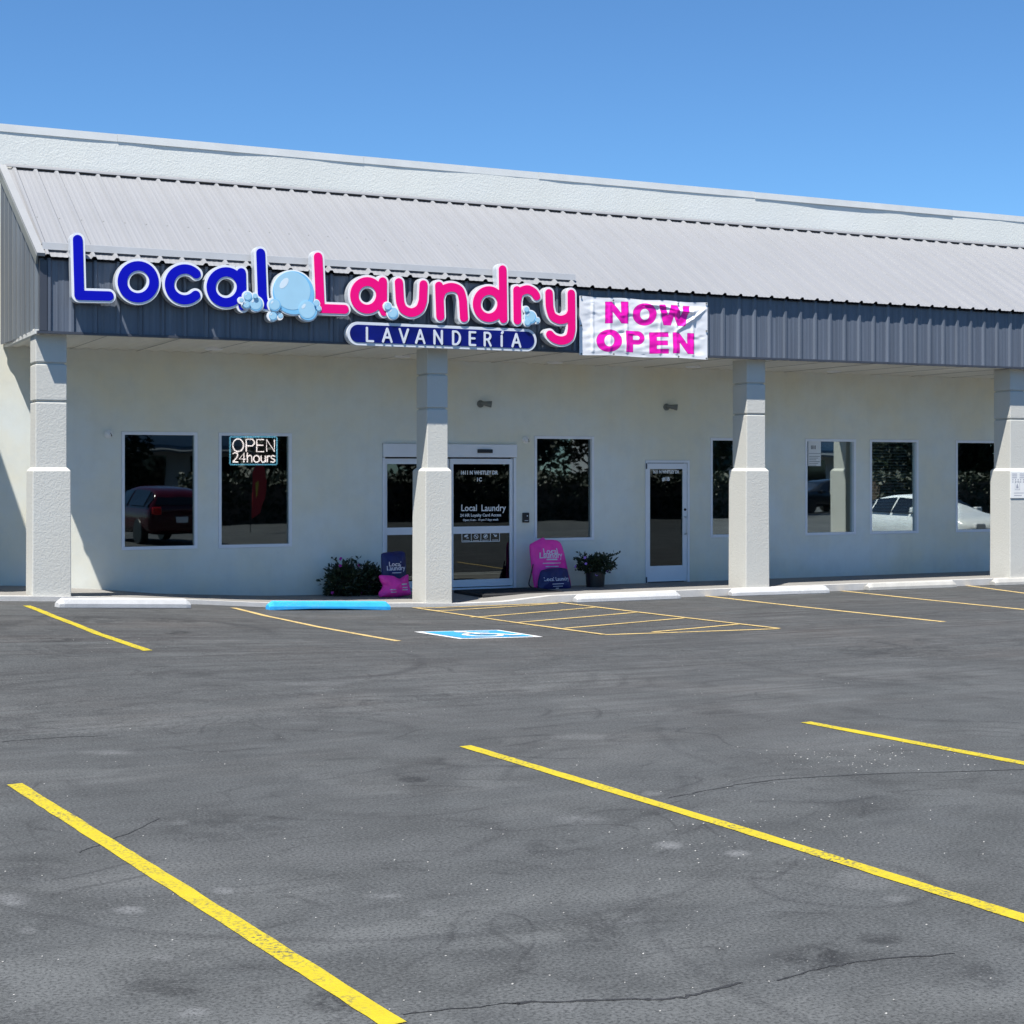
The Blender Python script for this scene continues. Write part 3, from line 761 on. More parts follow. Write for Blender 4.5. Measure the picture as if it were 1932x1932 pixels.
decal('door_lettering', '1611 N WHITLEY DR', .088, 904, 895, YD, sd_, .0035, .86)
decal('door_lettering', '1C', .088, 904, 908, YD, sd_, .003)
decal('door_lettering', 'Local', .155, 885, 964, YD, sd_, .002, .92)
decal('door_lettering', 'Laundry', .155, 931, 964, YD, sd_, .002, .92)
decal('door_lettering', '24 HR Loyalty Card Access', .070, 907, 974.5, YD, sd_, .0015, .98)
decal('door_lettering', 'Open: 6 am - 10 pm 7 days week', .050, 907, 982.5, YD, sd_, .0012, .98)
# strip of four pictograms
p0 = on_y(871, 1005, YD); p1 = on_y(943, 1021.5, YD); x0, x1 = p0.x, p1.x; z1, z0 = p0.z, p1.z
mb = MB(); yb = YD; t = .010
mb.box((x0, yb-.001, z0), (x1, yb, z0+t)); mb.box((x0, yb-.001, z1-t), (x1, yb, z1)); cw = (x1-x0)/4
for k in range(5): mb.box((x0+cw*k-(t/2 if 0 < k < 4 else 0)-(t if k == 4 else 0), yb-.001, z0+t), (x0+cw*k+(t/2 if 0 < k < 4 else 0)+(t if k == 0 else 0), yb, z1-t))
for k in range(4): mb.box((x0+cw*(k+.16), yb-.001, z0+.022), (x0+cw*(k+.84), yb, z0+.030))
part('pictogram_strip', mb, M['decal'], parent=sd_)
zc = (z0+z1)/2+.012
def ring_polys(cx, cz, r, t): return outline([arc(cx, cz, r, r, 0, 360, 24)], t/2, .003)
for k in (1, 2):
    cx = x0+cw*(k+.5)
    curve_mesh('pictogram', ring_polys(cx, zc, .036, .008), .001, yb, M['decal'], sd_).location = (0, 0, 0)
    curve_mesh('pictogram', outline([[(cx-.022, zc+.022), (cx+.022, zc-.022)]] if k == 1 else [[(cx-.012, zc-.008), (cx+.010, zc+.012)]], .006 if k == 1 else .013, .003), .001, yb-.0015, M['decal'], sd_)
cx = x0+cw*.5
curve_mesh('pictogram', outline([[(cx-.026, zc+.006), (cx+.012, zc+.020)]], .016, .003), .001, yb, M['decal'], sd_)
curve_mesh('pictogram', outline([[(cx+.004, zc-.024), (cx+.030, zc-.018), (cx+.030, zc-.030)]], .006, .003), .001, yb, M['decal'], sd_)
cx = x0+cw*3.5
curve_mesh('pictogram', outline([[(cx-.028, zc+.028), (cx-.014, zc+.024), (cx-.004, zc-.004), (cx+.024, zc+.0), (cx+.028, zc+.016), (cx-.010, zc+.016)], [(cx-.004, zc-.016), (cx+.016, zc-.016)]], .006, .003), .001, yb, M['decal'], sd_)
for o in kids(sd_):
    pass

# single entrance door
a, b = DB
mb = MB(); fr = .045
mb.box((a+.004, -.01, 0.0), (a+fr, .12, 2.186)); mb.box((b-fr, -.01, 0.0), (b-.004, .12, 2.186)); mb.box((a+fr, -.009, 2.186-fr), (b-fr, .12, 2.186))
dr = part('entrance_door', mb, M['alu']); tag(dr, 'single glazed aluminium door with a long pull handle')
x0, x1 = a+fr+.005, b-fr-.005; st = .085
mb = MB(); y, y1 = .012, .058
mb.box((x0, y, .02), (x0+st*.7, y1, 2.13)); mb.box((x1-st, y, .02), (x1, y1, 2.13)); mb.box((x0+st*.7, y+.001, .02), (x1-st, y1, .30)); mb.box((x0+st*.7, y+.001, 2.03), (x1-st, y1, 2.13))
part('door_leaf', mb, M['alu'], parent=dr)
mb = MB(); mb.box((x0+st*.7-.006, .03, .294), (x1-st+.006, .037, 2.036)); part('door_glass', mb, M['doorglass'], parent=dr)
mb = MB(); mb.tube([(x1-.045, .012, .86), (x1-.045, -.045, .87), (x1-.045, -.05, .90), (x1-.045, -.05, 1.13), (x1-.045, -.045, 1.16), (x1-.045, .012, 1.17)], .014, 8); part('pull_handle', mb, M['silver'], True, parent=dr)
mb = MB(); mb.box((x0+.10, .070, 1.13), (x1-.06, .10, 1.16)); mb.box((x1-.20, .070, .90), (x1-.17, .10, 1.13)); part('push_bar', mb, M['silver'], parent=dr)
mb = MB(); mb.lathe([(.0, -.006), (.02, -.006), (.024, .012), (.0, .012)], 14, (x1-.04, 0, 1.30), 'y'); part('lock', mb, M['black'], True, parent=dr)
mb = MB(); mb.box((x0+.09, .062, 1.965), (x0+.40, .12, 2.01)); part('door_closer', mb, M['silver'], bev=.006, parent=dr)
decal('door_lettering', '1611 N WHITLEY DR', .075, 1256.5, 893, .029, dr, .003, .80)
decal('door_lettering', '#1B', .095, 1256.5, 907, .029, dr, .003)
for zz in (.06, 2.08):
    mb = MB(); mb.tube([(a+.02, -.02, zz-.05), (a+.02, -.02, zz+.05)], .012, 8); part('hinge', mb, M['darktrim'], parent=dr)

# ------------------------------------------------------------------ things on the wall
def wall_thing(px, py): p = on_y(px, py, 0); return (p.x, 0, p.z)
def spotlight():
    r = empty('wall_spotlight')
    MB().lathe([(.0, -.001), (.062, -.001), (.062, -.018), (.045, -.03), (.0, -.032)], 20, axis='y').build('mounting_plate', M['fixture'], r, smooth=False)
    mb = MB(); d = Vector((.86, -.45, -.12)).normalized(); c = Vector((0, -.05, .012))
    mb.tube([(0, -.02, .0), tuple(c)], .018, 8); mb.tube([c-d*.03, c-d*.01, c+d*.05, c+d*.16, c+d*.175], [.018, .034, .036, .055, .055], 16)
    mb.build('lamp_head', M['fixture'], r, smooth=True)
    return r
s1 = spotlight(); s2 = copy_tree(s1)
s1.location = wall_thing(906, 762); s2.location = wall_thing(1257, 768)
tag(s1, 'small grey wall spotlight above the sliding doors', 'wall light', 'wall spotlights'); tag(s2, 'small grey wall spotlight above the single glass door', 'wall light', 'wall spotlights')
def dome():
    r = empty('dome_camera')
    MB().lathe([(.0, -.001), (.062, -.001), (.062, -.035), (.05, -.04), (0, -.041)], 20, axis='y').build('housing', M['white'], r, smooth=False)
    MB().lathe([(.048, -.038), (.046, -.055), (.034, -.075), (.015, -.086), (.0, -.088)], 16, axis='y').build('dome_cover', M['white'], r, smooth=True)
    mb = MB(); mb.loft([[(.012, -.094, .02), (.024, -.086, .014), (.048, -.066, -.03), (.036, -.078, -.036)], [(.012, -.05, .02), (.024, -.05, .014), (.048, -.04, -.03), (.036, -.04, -.036)]]); mb.build('lens', M['black'], r)
    return r
d1 = dome(); d2 = copy_tree(d1); d1.location = wall_thing(204, 819); d2.location = wall_thing(991, 830)
tag(d1, 'white dome camera on the wall left of the leftmost window', 'camera', 'wall dome cameras'); tag(d2, 'white dome camera between the sliding doors and the next window', 'camera', 'wall dome cameras')
p = on_y(991, 976.5, 0); r = empty('card_reader', (p.x, 0, p.z)); tag(r, 'black card reader on the wall right of the sliding doors', 'card reader')
mb = MB(); mb.box((-.062, -.04, -.085), (.062, -.001, .085)); mb.build('reader_case', M['black'], r, bev=.012)
mb = MB(); mb.box((-.03, -.044, -.055), (.035, -.0405, -.045)); mb.build('reader_mark', M['ltgrey'], r)
mb = MB(); mb.box((.01, -.044, .02), (.03, -.0405, .04)); mb.build('reader_lamp', M['ltgrey'], r)
# recessed soffit lights
def can():
    r = empty('recessed_light')
    MB().lathe([(.135, .03), (.135, -.012), (.115, -.022), (.095, -.014), (.095, .03)], 24).build('trim_ring', M['white'], r, smooth=False)
    MB().lathe([(.094, -.002), (.0, -.004)], 20).build('lens_cover', M['white'], r, smooth=False)
    return r
c0 = can(); first = True
for px, py, lab in ((403, 658.5, 'round white soffit light above the two left windows'), (760, 672.5, 'round white soffit light just left of the second pillar'), (1047, 684.5, 'round white soffit light above the window right of the sliding doors'),
                    (1308, 692, 'round white soffit light above the single glass door'), (1574, 701, 'round white soffit light above the mirrored window right of the third pillar')):
    p = on_z(px, py, ZS-.02); o = c0 if first else copy_tree(c0); first = False; o.location = (p.x, p.y, ZS-.012)
    tag(o, lab, 'soffit light', 'recessed lights in the soffit')
# door mat
p0 = on_z(1085, 1122, .035); mx0, mx1 = 10.75, p0.x+.05; my0, my1 = -1.75, -.62
mb = MB(); 
mb.loft([[(mx0, my0, .0), (mx1, my0, .0), (mx1, my1, .0), (mx0, my1, .0)]]+[[(mx0+e, my0+e, z+.012), (mx1-e, my0+e, z+.012), (mx1-e, my1-e, z+.012), (mx0+e, my1-e, z+.012)] for e, z in ((0, .03), (.02, .04))])
k = my0+.08
while k < my1-.08: mb.box((mx0+.05, k, .05), (mx1-.05, k+.03, .06)); k += .07
o = mb.build('door_mat', M['mat'], None); tag(o, 'long black ribbed mat on the pavement before the sliding doors', 'door mat')

# ------------------------------------------------------------------ the big letter sign
YL0, YL1 = FY-.07, FY-.21           # back and front of the letter cans
sc2 = 650/1932*.83854; sc3 = 750/1932*.83854
def a2(p): q = on_y(83.854+p[0]*sc2, 419.27+p[1]*sc2, YL1); return (q.x, q.z)
def a3(p): q = on_y(503.12+p[0]*sc3, 419.27+p[1]*sc3, YL1); return (q.x, q.z)
def ell(cx, cy, rx, ry, a0=0, a1=360, n=36): return [(cx+rx*math.cos(R(t)), cy-ry*math.sin(R(t))) for t in [a0+(a1-a0)*i/n for i in range(n+1)]]
LET = [
    ('L', 'blue', a2, [[(222, 117), (232, 489), (430, 494)]]),
    ('o', 'blue', a2, [ell(626, 399, 106, 107)]),
    ('c', 'blue', a2, [ell(938, 416, 103, 103, 43, 315)]),
    ('a', 'blue', a2, [ell(1214, 435, 101, 103), [(1316, 338), (1320, 480), (1326, 560)]]),
    ('l', 'blue', a2, [[(1445, 207), (1452, 400)] + spline([(1455, 480), (1462, 525), (1475, 548), (1490, 552)])]),
    ('L', 'pink', a3, [[(297, 202), (310, 500), (450, 505)]]),
    ('a', 'pink', a3, [ell(582, 424, 75, 80), [(672, 345), (672, 500), (680, 518)]]),
    ('u', 'pink', a3, [[(765, 350), (770, 440)] + spline([(773, 465), (792, 505), (838, 524), (884, 503), (904, 455)]) + [(908, 362)]]),
    ('n', 'pink', a3, [[(998, 370), (1005, 545)], spline([(1001, 440), (1020, 395), (1070, 377), (1118, 396), (1136, 450)]) + [(1142, 553)]]),
    ('d', 'pink', a3, [ell(1287, 475, 71, 79), [(1366, 275), (1370, 560)]]),
    ('r', 'pink', a3, [[(1450, 395), (1452, 568)], spline([(1452, 450), (1465, 408), (1508, 390), (1545, 405), (1562, 428)])]),
    ('y', 'pink', a3, [[(1635, 412), (1637, 480)] + spline([(1640, 500), (1656, 545), (1700, 566), (1745, 552), (1765, 520)]), [(1764, 415), (1766, 610)] + spline([(1765, 625), (1752, 668), (1712, 686), (1668, 676), (1640, 652)])]),
]
sg = empty('letter_sign', tuple(on_y(610, 620, YL0)))
tag(sg, 'large rounded channel letters in blue and pink with pale bubbles across the dark fascia', 'shop sign')
def spart(name, polys, depth, y0, mat, par):
    o = curve_mesh(name, polys, depth, y0, mat, par)
    if par is sg: o.location = -sg.location
    return o
off = 0
for ch, colr, fn, strokes in LET:
    st = [[fn(p) for p in s] for s in strokes]
    dy = .0015*(off % 2); off += 1
    can_ = spart('letter', outline(st, .098), .135, YL0-dy, M['silver'], sg)
    tag(can_, ('blue ' if colr == 'blue' else 'pink ') + ('capital ' if ch == 'L' else 'small ') + 'letter ' + ch)
    spart('letter_border', outline(st, .094), .008, YL0-.1355-dy, M['white'], can_)
    spart('letter_face', outline(st, .064), .008, YL0-.144-dy, M[colr], can_)
# bubbles
def bubs(lst, fn, sc, y0):
    cs = []
    for cx, cy, r in lst:
        a = fn((cx-r, cy)); b = fn((cx+r, cy)); c = fn((cx, cy)); cs.append((c[0], c[1], abs(b[0]-a[0])/2))
    can_ = spart('bubble_cluster', outline([], .022, .006, cs), .14, y0, M['silver'], sg)
    spart('bubble_border', outline([], .020, .006, cs), .006, y0-.1405, M['white'], can_)
    y = y0-.147
    for i, (x, z, r) in enumerate(sorted(cs, key=lambda c: -c[2])):
        yy = y-.007*i
        spart('bubble', outline([], .0, .006 if r > .1 else .003, [(x, z, r)]), .006, yy, M['bub2'], can_)
        spart('bubble_sheen', outline([], .0, .006 if r > .1 else .003, [(x-r*.07, z+r*.09, r*.88)]), .002, yy-.0062, M['bub1'], can_)
        if r > .05:
            ang = R(52); hx, hz = x-r*.46, z+r*.42
            pts = [(hx+r*.30*math.cos(t)*math.cos(ang)-r*.15*math.sin(t)*math.sin(ang), hz+r*.30*math.cos(t)*math.sin(ang)+r*.15*math.sin(t)*math.cos(ang)) for t in [2*PI*k/20 for k in range(20)]]
            spart('bubble_glint', [pts], .001, yy-.0085, M['bub3'], can_)
bubs([(1662, 473, 138), (1757, 592, 62), (1826, 580, 16), (1812, 545, 20), (1535, 555, 40), (1522, 630, 27), (1570, 630, 16)], a2, sc2, YL0-.012)
bubs([(1410, 548, 45), (1355, 498, 28), (1345, 553, 24), (1310, 525, 14), (1402, 497, 16)], a2, sc2, YL0-.022)
bubs([(728, 528, 30), (698, 490, 20)], a3, sc3, YL0-.016)
bubs([(1525, 552, 32), (1500, 508, 14), (1506, 582, 17), (1562, 570, 13)], a3, sc3, YL0-.018)
# pill shaped second sign
YP0, YP1 = FY-.06, FY-.19
def a3p(p): q = on_y(503.12+p[0]*sc3, 419.27+p[1]*sc3, YP1); return (q.x, q.z)
pl, pr2 = a3p((530, 643)), a3p((1507, 685)); hh = (a3p((1000, 597))[1]-a3p((1000, 730))[1])/2
zc = (pl[1]+pr2[1])/2; pl = (pl[0], zc); pr2 = (pr2[0], zc)
ps = empty('oval_sign', (pl[0], YP0, zc)); tag(ps, 'navy pill shaped sign with pale spaced capitals, mounted below the pink letters', 'shop sign')
def ppart(name, polys, depth, y0, mat, par):
    o = curve_mesh(name, polys, depth, y0, mat, par)
    if par is ps: o.location = -ps.location
    return o
hb = ppart('sign_cabinet', outline([[pl, pr2]], hh, .012), .13, YP0, M['ltgrey'], ps)
ppart('sign_face', outline([[pl, pr2]], hh-.042, .012), .006, YP0-.1305, M['navy'], ps)
base_z = a3p((1000, 705))[1]; chh = a3p((1000, 630))[1]-base_z
cxs = [597, 697, 793, 888, 992, 1097, 1190, 1278, 1360, 1445]
GL = {'L': [[(-.3, 1), (-.3, 0), (.3, 0)]], 'A': [[(-.42, 0), (0, 1), (.42, 0)], [(-.27, .33), (.27, .33)]], 'V': [[(-.42, 1), (0, 0), (.42, 1)]],
      'N': [[(-.38, 0), (-.38, 1), (.38, 0), (.38, 1)]], 'D': [[(-.33, 0), (-.33, 1)] + arc(-.1, .5, .48, .5, 90, -90, 16) + [(-.33, 0)]], 'E': [[(.3, 1), (-.27, 1), (-.27, 0), (.3, 0)], [(-.27, .52), (.22, .52)]],
      'R': [[(-.3, 0), (-.3, 1)] + arc(.0, .74, .30, .26, 90, -90, 12) + [(-.3, .48)], [(.02, .48), (.32, 0)]], 'I': [[(0, 0), (0, .8)], [(.02, 1.0), (.12, 1.12)]]}
for ch, cx in zip('LAVANDERIA', cxs):
    X0 = a3p((cx, 660))[0]
    st = [[(X0+x*chh*.82, base_z+z*chh) for x, z in s] for s in GL[ch]]
    o = ppart('letter', outline(st, .0155, .006), .012, YP0-.137, M['ltgrey'], ps)

# ------------------------------------------------------------------ NOW OPEN banner
scb = 320/1932*.83854
def ab(u, v, Y): return on_y(1300*.83854+u*scb, 640*.83854+v*scb, Y)
YB = FY-.052
c4 = [ab(20, 150, YB), ab(1760, 250, YB), ab(1755, 1030, YB), ab(20, 950, YB)]
xl = c4[0].x; xr = c4[1].x; zt_ = (c4[0].z+c4[1].z)/2; zb_ = (c4[2].z+c4[3].z)/2
def boxd(px, pz, x0, x1, z0, z1): return np.maximum(np.maximum(x0-px, px-x1), np.maximum(z0-pz, pz-z1))
def pold(px, pz, poly):
    """signed distance of a polygon"""
    d = np.full(px.shape, 1e9); s = np.ones(px.shape); n = len(poly)
    for i in range(n):
        ax, az = poly[i]; bx, bz = poly[i-1]
        ex, ez = bx-ax, bz-az; wx, wz = px-ax, pz-az
        t = np.clip((wx*ex+wz*ez)/(ex*ex+ez*ez), 0, 1)
        d = np.minimum(d, (wx-ex*t)**2+(wz-ez*t)**2)
        c1 = pz >= az; c2 = pz < bz; c3 = ex*wz > ez*wx
        flip = (c1 & c2 & c3) | (~c1 & ~c2 & ~c3); s = np.where(flip, -s, s)
    return s*np.sqrt(d)
def glyph(ch, px, pz, x0, x1, y0, y1, sk):
    # pixel-space boxes, y down; sk = slope of the baseline in that picture
    pz = pz - sk*(px-x0); w_ = x1-x0; h_ = y1-y0; t = .30*w_
    if ch == 'N':
        return pold(px, pz, [(x0, y0), (x0+t*.95, y0), (x1-t, y0+h_*.58), (x1-t, y0), (x1, y0), (x1, y1), (x1-t*.95, y1), (x0+t, y0+h_*.42), (x0+t, y1), (x0, y1)])
    if ch == 'O':
        cx, cy = (x0+x1)/2, (y0+y1)/2
        q = np.sqrt(((px-cx)/(w_/2))**2+((pz-cy)/(h_/2))**2); o1 = (q-1)*min(w_, h_)/2
        q2 = np.sqrt(((px-cx)/(w_/2*.43))**2+((pz-cy)/(h_/2*.56))**2); o2 = (q2-1)*w_*.43/2
        return np.maximum(o1, -o2)
    if ch == 'W':
        X = lambda f: x0+f*w_
        return pold(px, pz, [(X(0), y0), (X(.20), y0), (X(.29), y0+h_*.60), (X(.40), y0), (X(.60), y0), (X(.71), y0+h_*.60), (X(.80), y0), (X(1), y0), (X(.84), y1), (X(.61), y1), (X(.5), y0+h_*.48), (X(.39), y1), (X(.16), y1)])
    if ch == 'E':
        b = h_*.20
        return pold(px, pz, [(x0, y0), (x1, y0), (x1, y0+b), (x0+w_*.36, y0+b), (x0+w_*.36, y0+h_*.40), (x1-w_*.05, y0+h_*.40), (x1-w_*.05, y0+h_*.60), (x0+w_*.36, y0+h_*.60), (x0+w_*.36, y1-b), (x1, y1-b), (x1, y1), (x0, y1)])
    if ch == 'P':
        st = boxd(px, pz, x0, x0+w_*.36, y0, y1)
        cy = y0+h_*.31; r = h_*.31
        qx = np.maximum(px-(x1-r), 0); bowl = np.maximum(np.sqrt(qx**2+(pz-cy)**2)-r, x0-px)
        hole = np.maximum(np.sqrt(qx**2+((pz-cy)*1.0)**2)-r*.38, x0+w_*.36-px)
        return np.minimum(st, np.maximum(bowl, -hole))
NU, NV = 300, 130
us = np.linspace(0, 1, NU+1); vs = np.linspace(0, 1, NV+1); U, Vv = np.meshgrid(us, vs, indexing='ij')
PX = 20+U*1737; PZ = (150+U*100)*(1-Vv)+(950+U*80)*Vv
INK = np.full(U.shape, 1e9)
for ch, x0, x1, y0, y1, sk in (('N', 362, 663, 228, 520, .03), ('O', 730, 1045, 250, 548, 0), ('W', 1080, 1500, 276, 552, .04), ('O', 245, 573, 615, 916, 0), ('P', 637, 878, 632, 918, .02), ('E', 952, 1215, 652, 938, .03), ('N', 1280, 1563, 660, 944, .04)):
    INK = np.minimum(INK, glyph(ch, PX, PZ, x0, x1, y0, y1, sk))
def fold(u, v):
    y = 0.0
    # ribs of the cladding behind pressing through
    ph = ((xl+u*(xr-xl)) - (GX+.12))/.305; y += .012*max(0, math.cos(2*PI*ph))**6*(1 if .12 < v < .95 else .4)
    # draped fold from the top right corner
    d = (v-.03)-(1-u)*.95+.22*math.sin(u*2.3)
    y += .014*math.exp(-((u-.98)*.60+(v-.10)+.28*(1-u)**2*2.2-.0)**2/.0018)*sstep(.50, .70, u)*sstep(1.02, .9, u)
    dd = (u-.72)/.28
    if 0 < dd < 1.05: y += .024*math.exp(-((v-(.62-.52*dd**.8))/.035)**2)*min(1, dd*3)
    y += .020*math.exp(-((v-.13-.05*math.sin(u*9))/.03)**2)*sstep(.45, .55, u)*sstep(.93, .85, u)
    # creases from packing, and general slackness
    for cv, am in ((.30, .010), (.60, .012)): y += am*noise.noise((u*14, cv*10, 0))*math.exp(-((v-cv-.03*noise.noise((u*5, 1, 2)))/.03)**2)*2
    y -= .012*math.exp(-((u-.49)/.012)**2)
    y += .016*noise.noise((u*5, v*3, 7)) + .007*noise.noise((u*11+v*6, v*9, 3)) + .010*noise.noise((u*4-v*6, v*2, 11))
    e = min(u, 1-u)*14; e2 = min(v, 1-v)*10
    return y*min(1, e+.1)*min(1, e2+.12) + .004
bm = bmesh.new(); vv = {}
lay = bm.verts.layers.float.new('ink')
for i, u in enumerate(us):
    for j, v in enumerate(vs):
        sag = -.012*math.sin(u*PI*3)**2*(1-v) + (.012*math.sin(u*PI*2)**2*v)
        ve = bm.verts.new((xl+u*(xr-xl), YB-fold(u, v), zt_+(zb_-zt_)*v + sag)); ve[lay] = float(-(INK[i, j]-5)/12.0); vv[i, j] = ve
for i in range(NU):
    for j in range(NV): bm.faces.new((vv[i,j], vv[i,j+1], vv[i+1,j+1], vv[i+1,j]))
me = bpy.data.meshes.new('cloth'); bm.to_mesh(me); bm.free()
m, nt, b = newmat('banner_vinyl'); b.inputs['Roughness'].default_value = .38
at = nt.nodes.new('ShaderNodeAttribute'); at.attribute_name = 'ink'
f1 = ramp(nt, mathn(nt, 'ADD', at.outputs['Fac'], .5), [(.45, 0.0), (.55, 1.0)])
colb = mixc(nt, f1, (.78, .78, .80), (.50, .0, .25))
f2 = ramp(nt, mathn(nt, 'SUBTRACT', at.outputs['Fac'], .0), [(.30, 0.0), (.55, 1.0)])
colb = mixc(nt, f2, colb, (.84, .003, .42)); lk(nt, colb, b.inputs['Base Color'])
bn = empty('banner', (xl, YB, zb_)); tag(bn, 'wrinkled white vinyl banner with pink lettering reading NOW OPEN, hung on the fascia', 'banner')
o = link('banner_cloth', me, m, bn, smooth=True); o.location = -bn.location
mb = MB()
for u, v in ((.012, .02), (.255, .05), (.76, .045), (.988, .02), (.012, .98), (.257, .965), (.765, .965), (.988, .98), (.012, .5), (.988, .5)):
    mb.lathe([(.004, -.006), (.014, -.006), (.014, .003), (.004, .003)], 10, (xl+u*(xr-xl), YB-.012-fold(u, v), zt_+(zb_-zt_)*v), 'y')
o = mb.build('eyelets', M['fixture'], bn); o.location = -bn.location; o['kind'] = 'stuff' if False else 'part'
del o['kind']

# ------------------------------------------------------------------ lit OPEN sign in the window
scn = 180/1932*.83854; YN = .10
def an(p): q = on_y(500*.83854+p[0]*scn, 970*.83854+p[1]*scn, YN); return (q.x, q.z)
c = an((757, 470)); ns = empty('open_sign', (c[0], YN, c[1]-.3)); tag(ns, 'lit window sign in white tubing with blue frame reading OPEN 24hours', 'lit sign')
def tubes(name, strokes, r, mat, closed=False):
    mb = MB()
    for s in strokes:
        P = [an(p) for p in s]; mb.tube([(x, YN, z) for x, z in P], r, 6)
    o = mb.build(name, mat, ns, smooth=True); o.location = -ns.location
NEON = [ell(385, 340, 128, 152), [(580, 495), (580, 195), (690, 195)] + ell(700, 275, 75, 80, 90, -90, 12) + [(580, 355)],
        [(1005, 205), (835, 205), (835, 495), (1010, 495)], [(835, 340), (990, 340)], [(1073, 495), (1073, 205), (1262, 490), (1262, 205)],
        spline([(255, 548), (310, 520), (360, 535), (372, 590), (345, 645), (255, 745)]) + [(385, 745)], [(525, 752), (525, 528), (415, 675), (560, 675)],
        [(607, 520), (607, 752)], spline([(607, 640), (640, 592), (690, 592), (715, 640)]) + [(715, 752)], ell(828, 670, 68, 80),
        [(940, 592), (940, 680)] + spline([(942, 700), (965, 742), (1010, 745), (1040, 705)]) + [(1043, 592)], [(1045, 700), (1045, 752)], [(1090, 592), (1090, 752)], spline([(1090, 650), (1110, 608), (1158, 600)]),
        spline([(1275, 612), (1225, 592), (1182, 615), (1195, 655), (1250, 680), (1272, 715), (1235, 750), (1168, 735)])]
tubes('letter_tubes', NEON, .0105, M['neonw'])
tubes('frame_tube', [[(200, 140), (1300, 140), (1322, 160), (1322, 790), (1300, 808), (200, 808), (187, 790), (187, 160), (200, 140)]], .013, M['neonb'])
mb = MB(); p0 = an((175, 120)); p1 = an((1340, 825)); mb.box((p0[0], YN+.02, p1[1]), (p1[0], YN+.026, p0[1])); o = mb.build('backing_board', M['black'], ns); o.location = -ns.location

# blinds, paper, notice
def blind(i, z0, z1, x0, x1, lab):
    r = empty('window_blind', (x0, .16, z0)); tag(r, lab, 'window blind', 'slatted blinds inside the windows')
    mb = MB(); z = z0+.03
    while z < z1-.05:
        mb.loft([[(x0, .13, z-.014), (x1, .13, z-.014)], [(x0, .155, z+.004), (x1, .155, z+.004)], [(x0, .175, z+.012), (x1, .175, z+.012)]], closed=False, caps=False); z += .058
    o = mb.build('slats', M['blind'], r); o.location = -r.location
    mb = MB(); mb.box((x0, .125, z1-.045), (x1, .175, z1)); o = mb.build('head_rail', M['blind'], r); o.location = -r.location
    mb = MB(); mb.box((x0, .135, z0), (x1, .17, z0+.018)); o = mb.build('bottom_rail', M['blind'], r); o.location = -r.location
    mb = MB()
    for xx in (x0+.15, x1-.15): mb.tube([(xx, .127, z0), (xx, .127, z1)], .003, 5)
    o = mb.build('cords', M['blind'], r); o.location = -r.location
blind(5, .80, 2.56, WIN[5][0]+.05, WIN[5][1]-.16, 'slatted blind filling the window second from the right')
blind(6, .80, 1.62, WIN[6][0]+.05, WIN[6][1]-.05, 'slatted blind over the lower half of the rightmost window')
q0 = on_y(1792*.83854+110*.1953+.5, 960*.83854+135*.1953, .05); q1 = on_y(1790*.83854+243*.1953, 960*.83854+380*.1953, .05)
pn = empty('paper_notice', (q0.x, .053, q1.z)); tag(pn, 'white paper notice stuck in the top corner of the mirrored window', 'notice')
mb = MB(); mb.loft([[(q0.x+(q1.x-q0.x)*k/6, .048-.004*math.sin(k/6*PI)-.002, z) for k in range(7)] for z in (q1.z, q0.z)], closed=False, caps=False); o = mb.build('sheet', M['paper'], pn); o.location = -pn.location
mb = MB(); zz = q0.z-.07; xa, xb = q0.x+.02, q1.x-.03
mb.box((xa-.01, .0395, (q0.z+q1.z)/2-.004), (xb+.02, .0405, (q0.z+q1.z)/2+.002))
for k in range(6): mb.box((xa, .0395, (q0.z+q1.z)/2-.06-k*.033), (xb-.04*(k % 3), .0405, (q0.z+q1.z)/2-.052-k*.033))
for k in range(4): mb.box((xa+.04+k*.03, .0395, q0.z-.16), (xa+.055+k*.03, .0405, q0.z-.09))
o = mb.build('printed_lines', M['ink'], pn); o.location = -pn.location
# notice on the right pillar
sN = 150/1932*.83854
def ap(u, v): return on_y(2154*.83854+u*sN, 1030*.83854+v*sN, -2.575)
q0 = ap(1535, 400); q1 = ap(1535, 1175); nx0, nx1 = q0.x+.005, q0.x+.375; nz0, nz1 = q1.z, q0.z
pn = empty('pillar_notice', (nx0, -2.575, nz0)); tag(pn, 'white printed notice board fixed to the front of the rightmost pillar', 'notice')
mb = MB(); mb.box((nx0, -2.580, nz0), (nx1, -2.5665, nz1)); o = mb.build('notice_board', M['paper'], pn, bev=.004); o.location = -pn.location
mb = MB()
for k in range(3):
    for s in range(2): mb.box((nx0+.03+s*.18, -2.5812, nz1-.05-k*.034), (nx0+.15+s*.17, -2.5805, nz1-.036-k*.034))
for k in range(2):
    for s in range(5): mb.box((nx0+.04+s*.062, -2.5812, nz1-.16-k*.04), (nx0+.062+s*.062, -2.5805, nz1-.135-k*.04))
for k in range(2): mb.box((nx0+.08, -2.5812, nz0+.09-k*.045), (nx1-.06-k*.05, -2.5805, nz0+.10-k*.045))
px0, px1, pz0, pz1 = nx0+.10, nx0+.215, nz0+.15, nz0+.30; t = .007
mb.box((px0, -2.5812, pz0), (px1, -2.5805, pz0+t)); mb.box((px0, -2.5812, pz1-t), (px1, -2.5805, pz1)); mb.box((px0, -2.5812, pz0+t), (px0+t, -2.5805, pz1-t)); mb.box((px1-t, -2.5812, pz0+t), (px1, -2.5805, pz1-t))
mb.poly([(px0+.03, -2.5812, pz0+.03), (px1-.03, -2.5812, pz0+.03), (px1-.035, -2.5812, pz0+.06), ((px0+px1)/2, -2.5812, pz0+.12), (px0+.03, -2.5812, pz0+.07)])
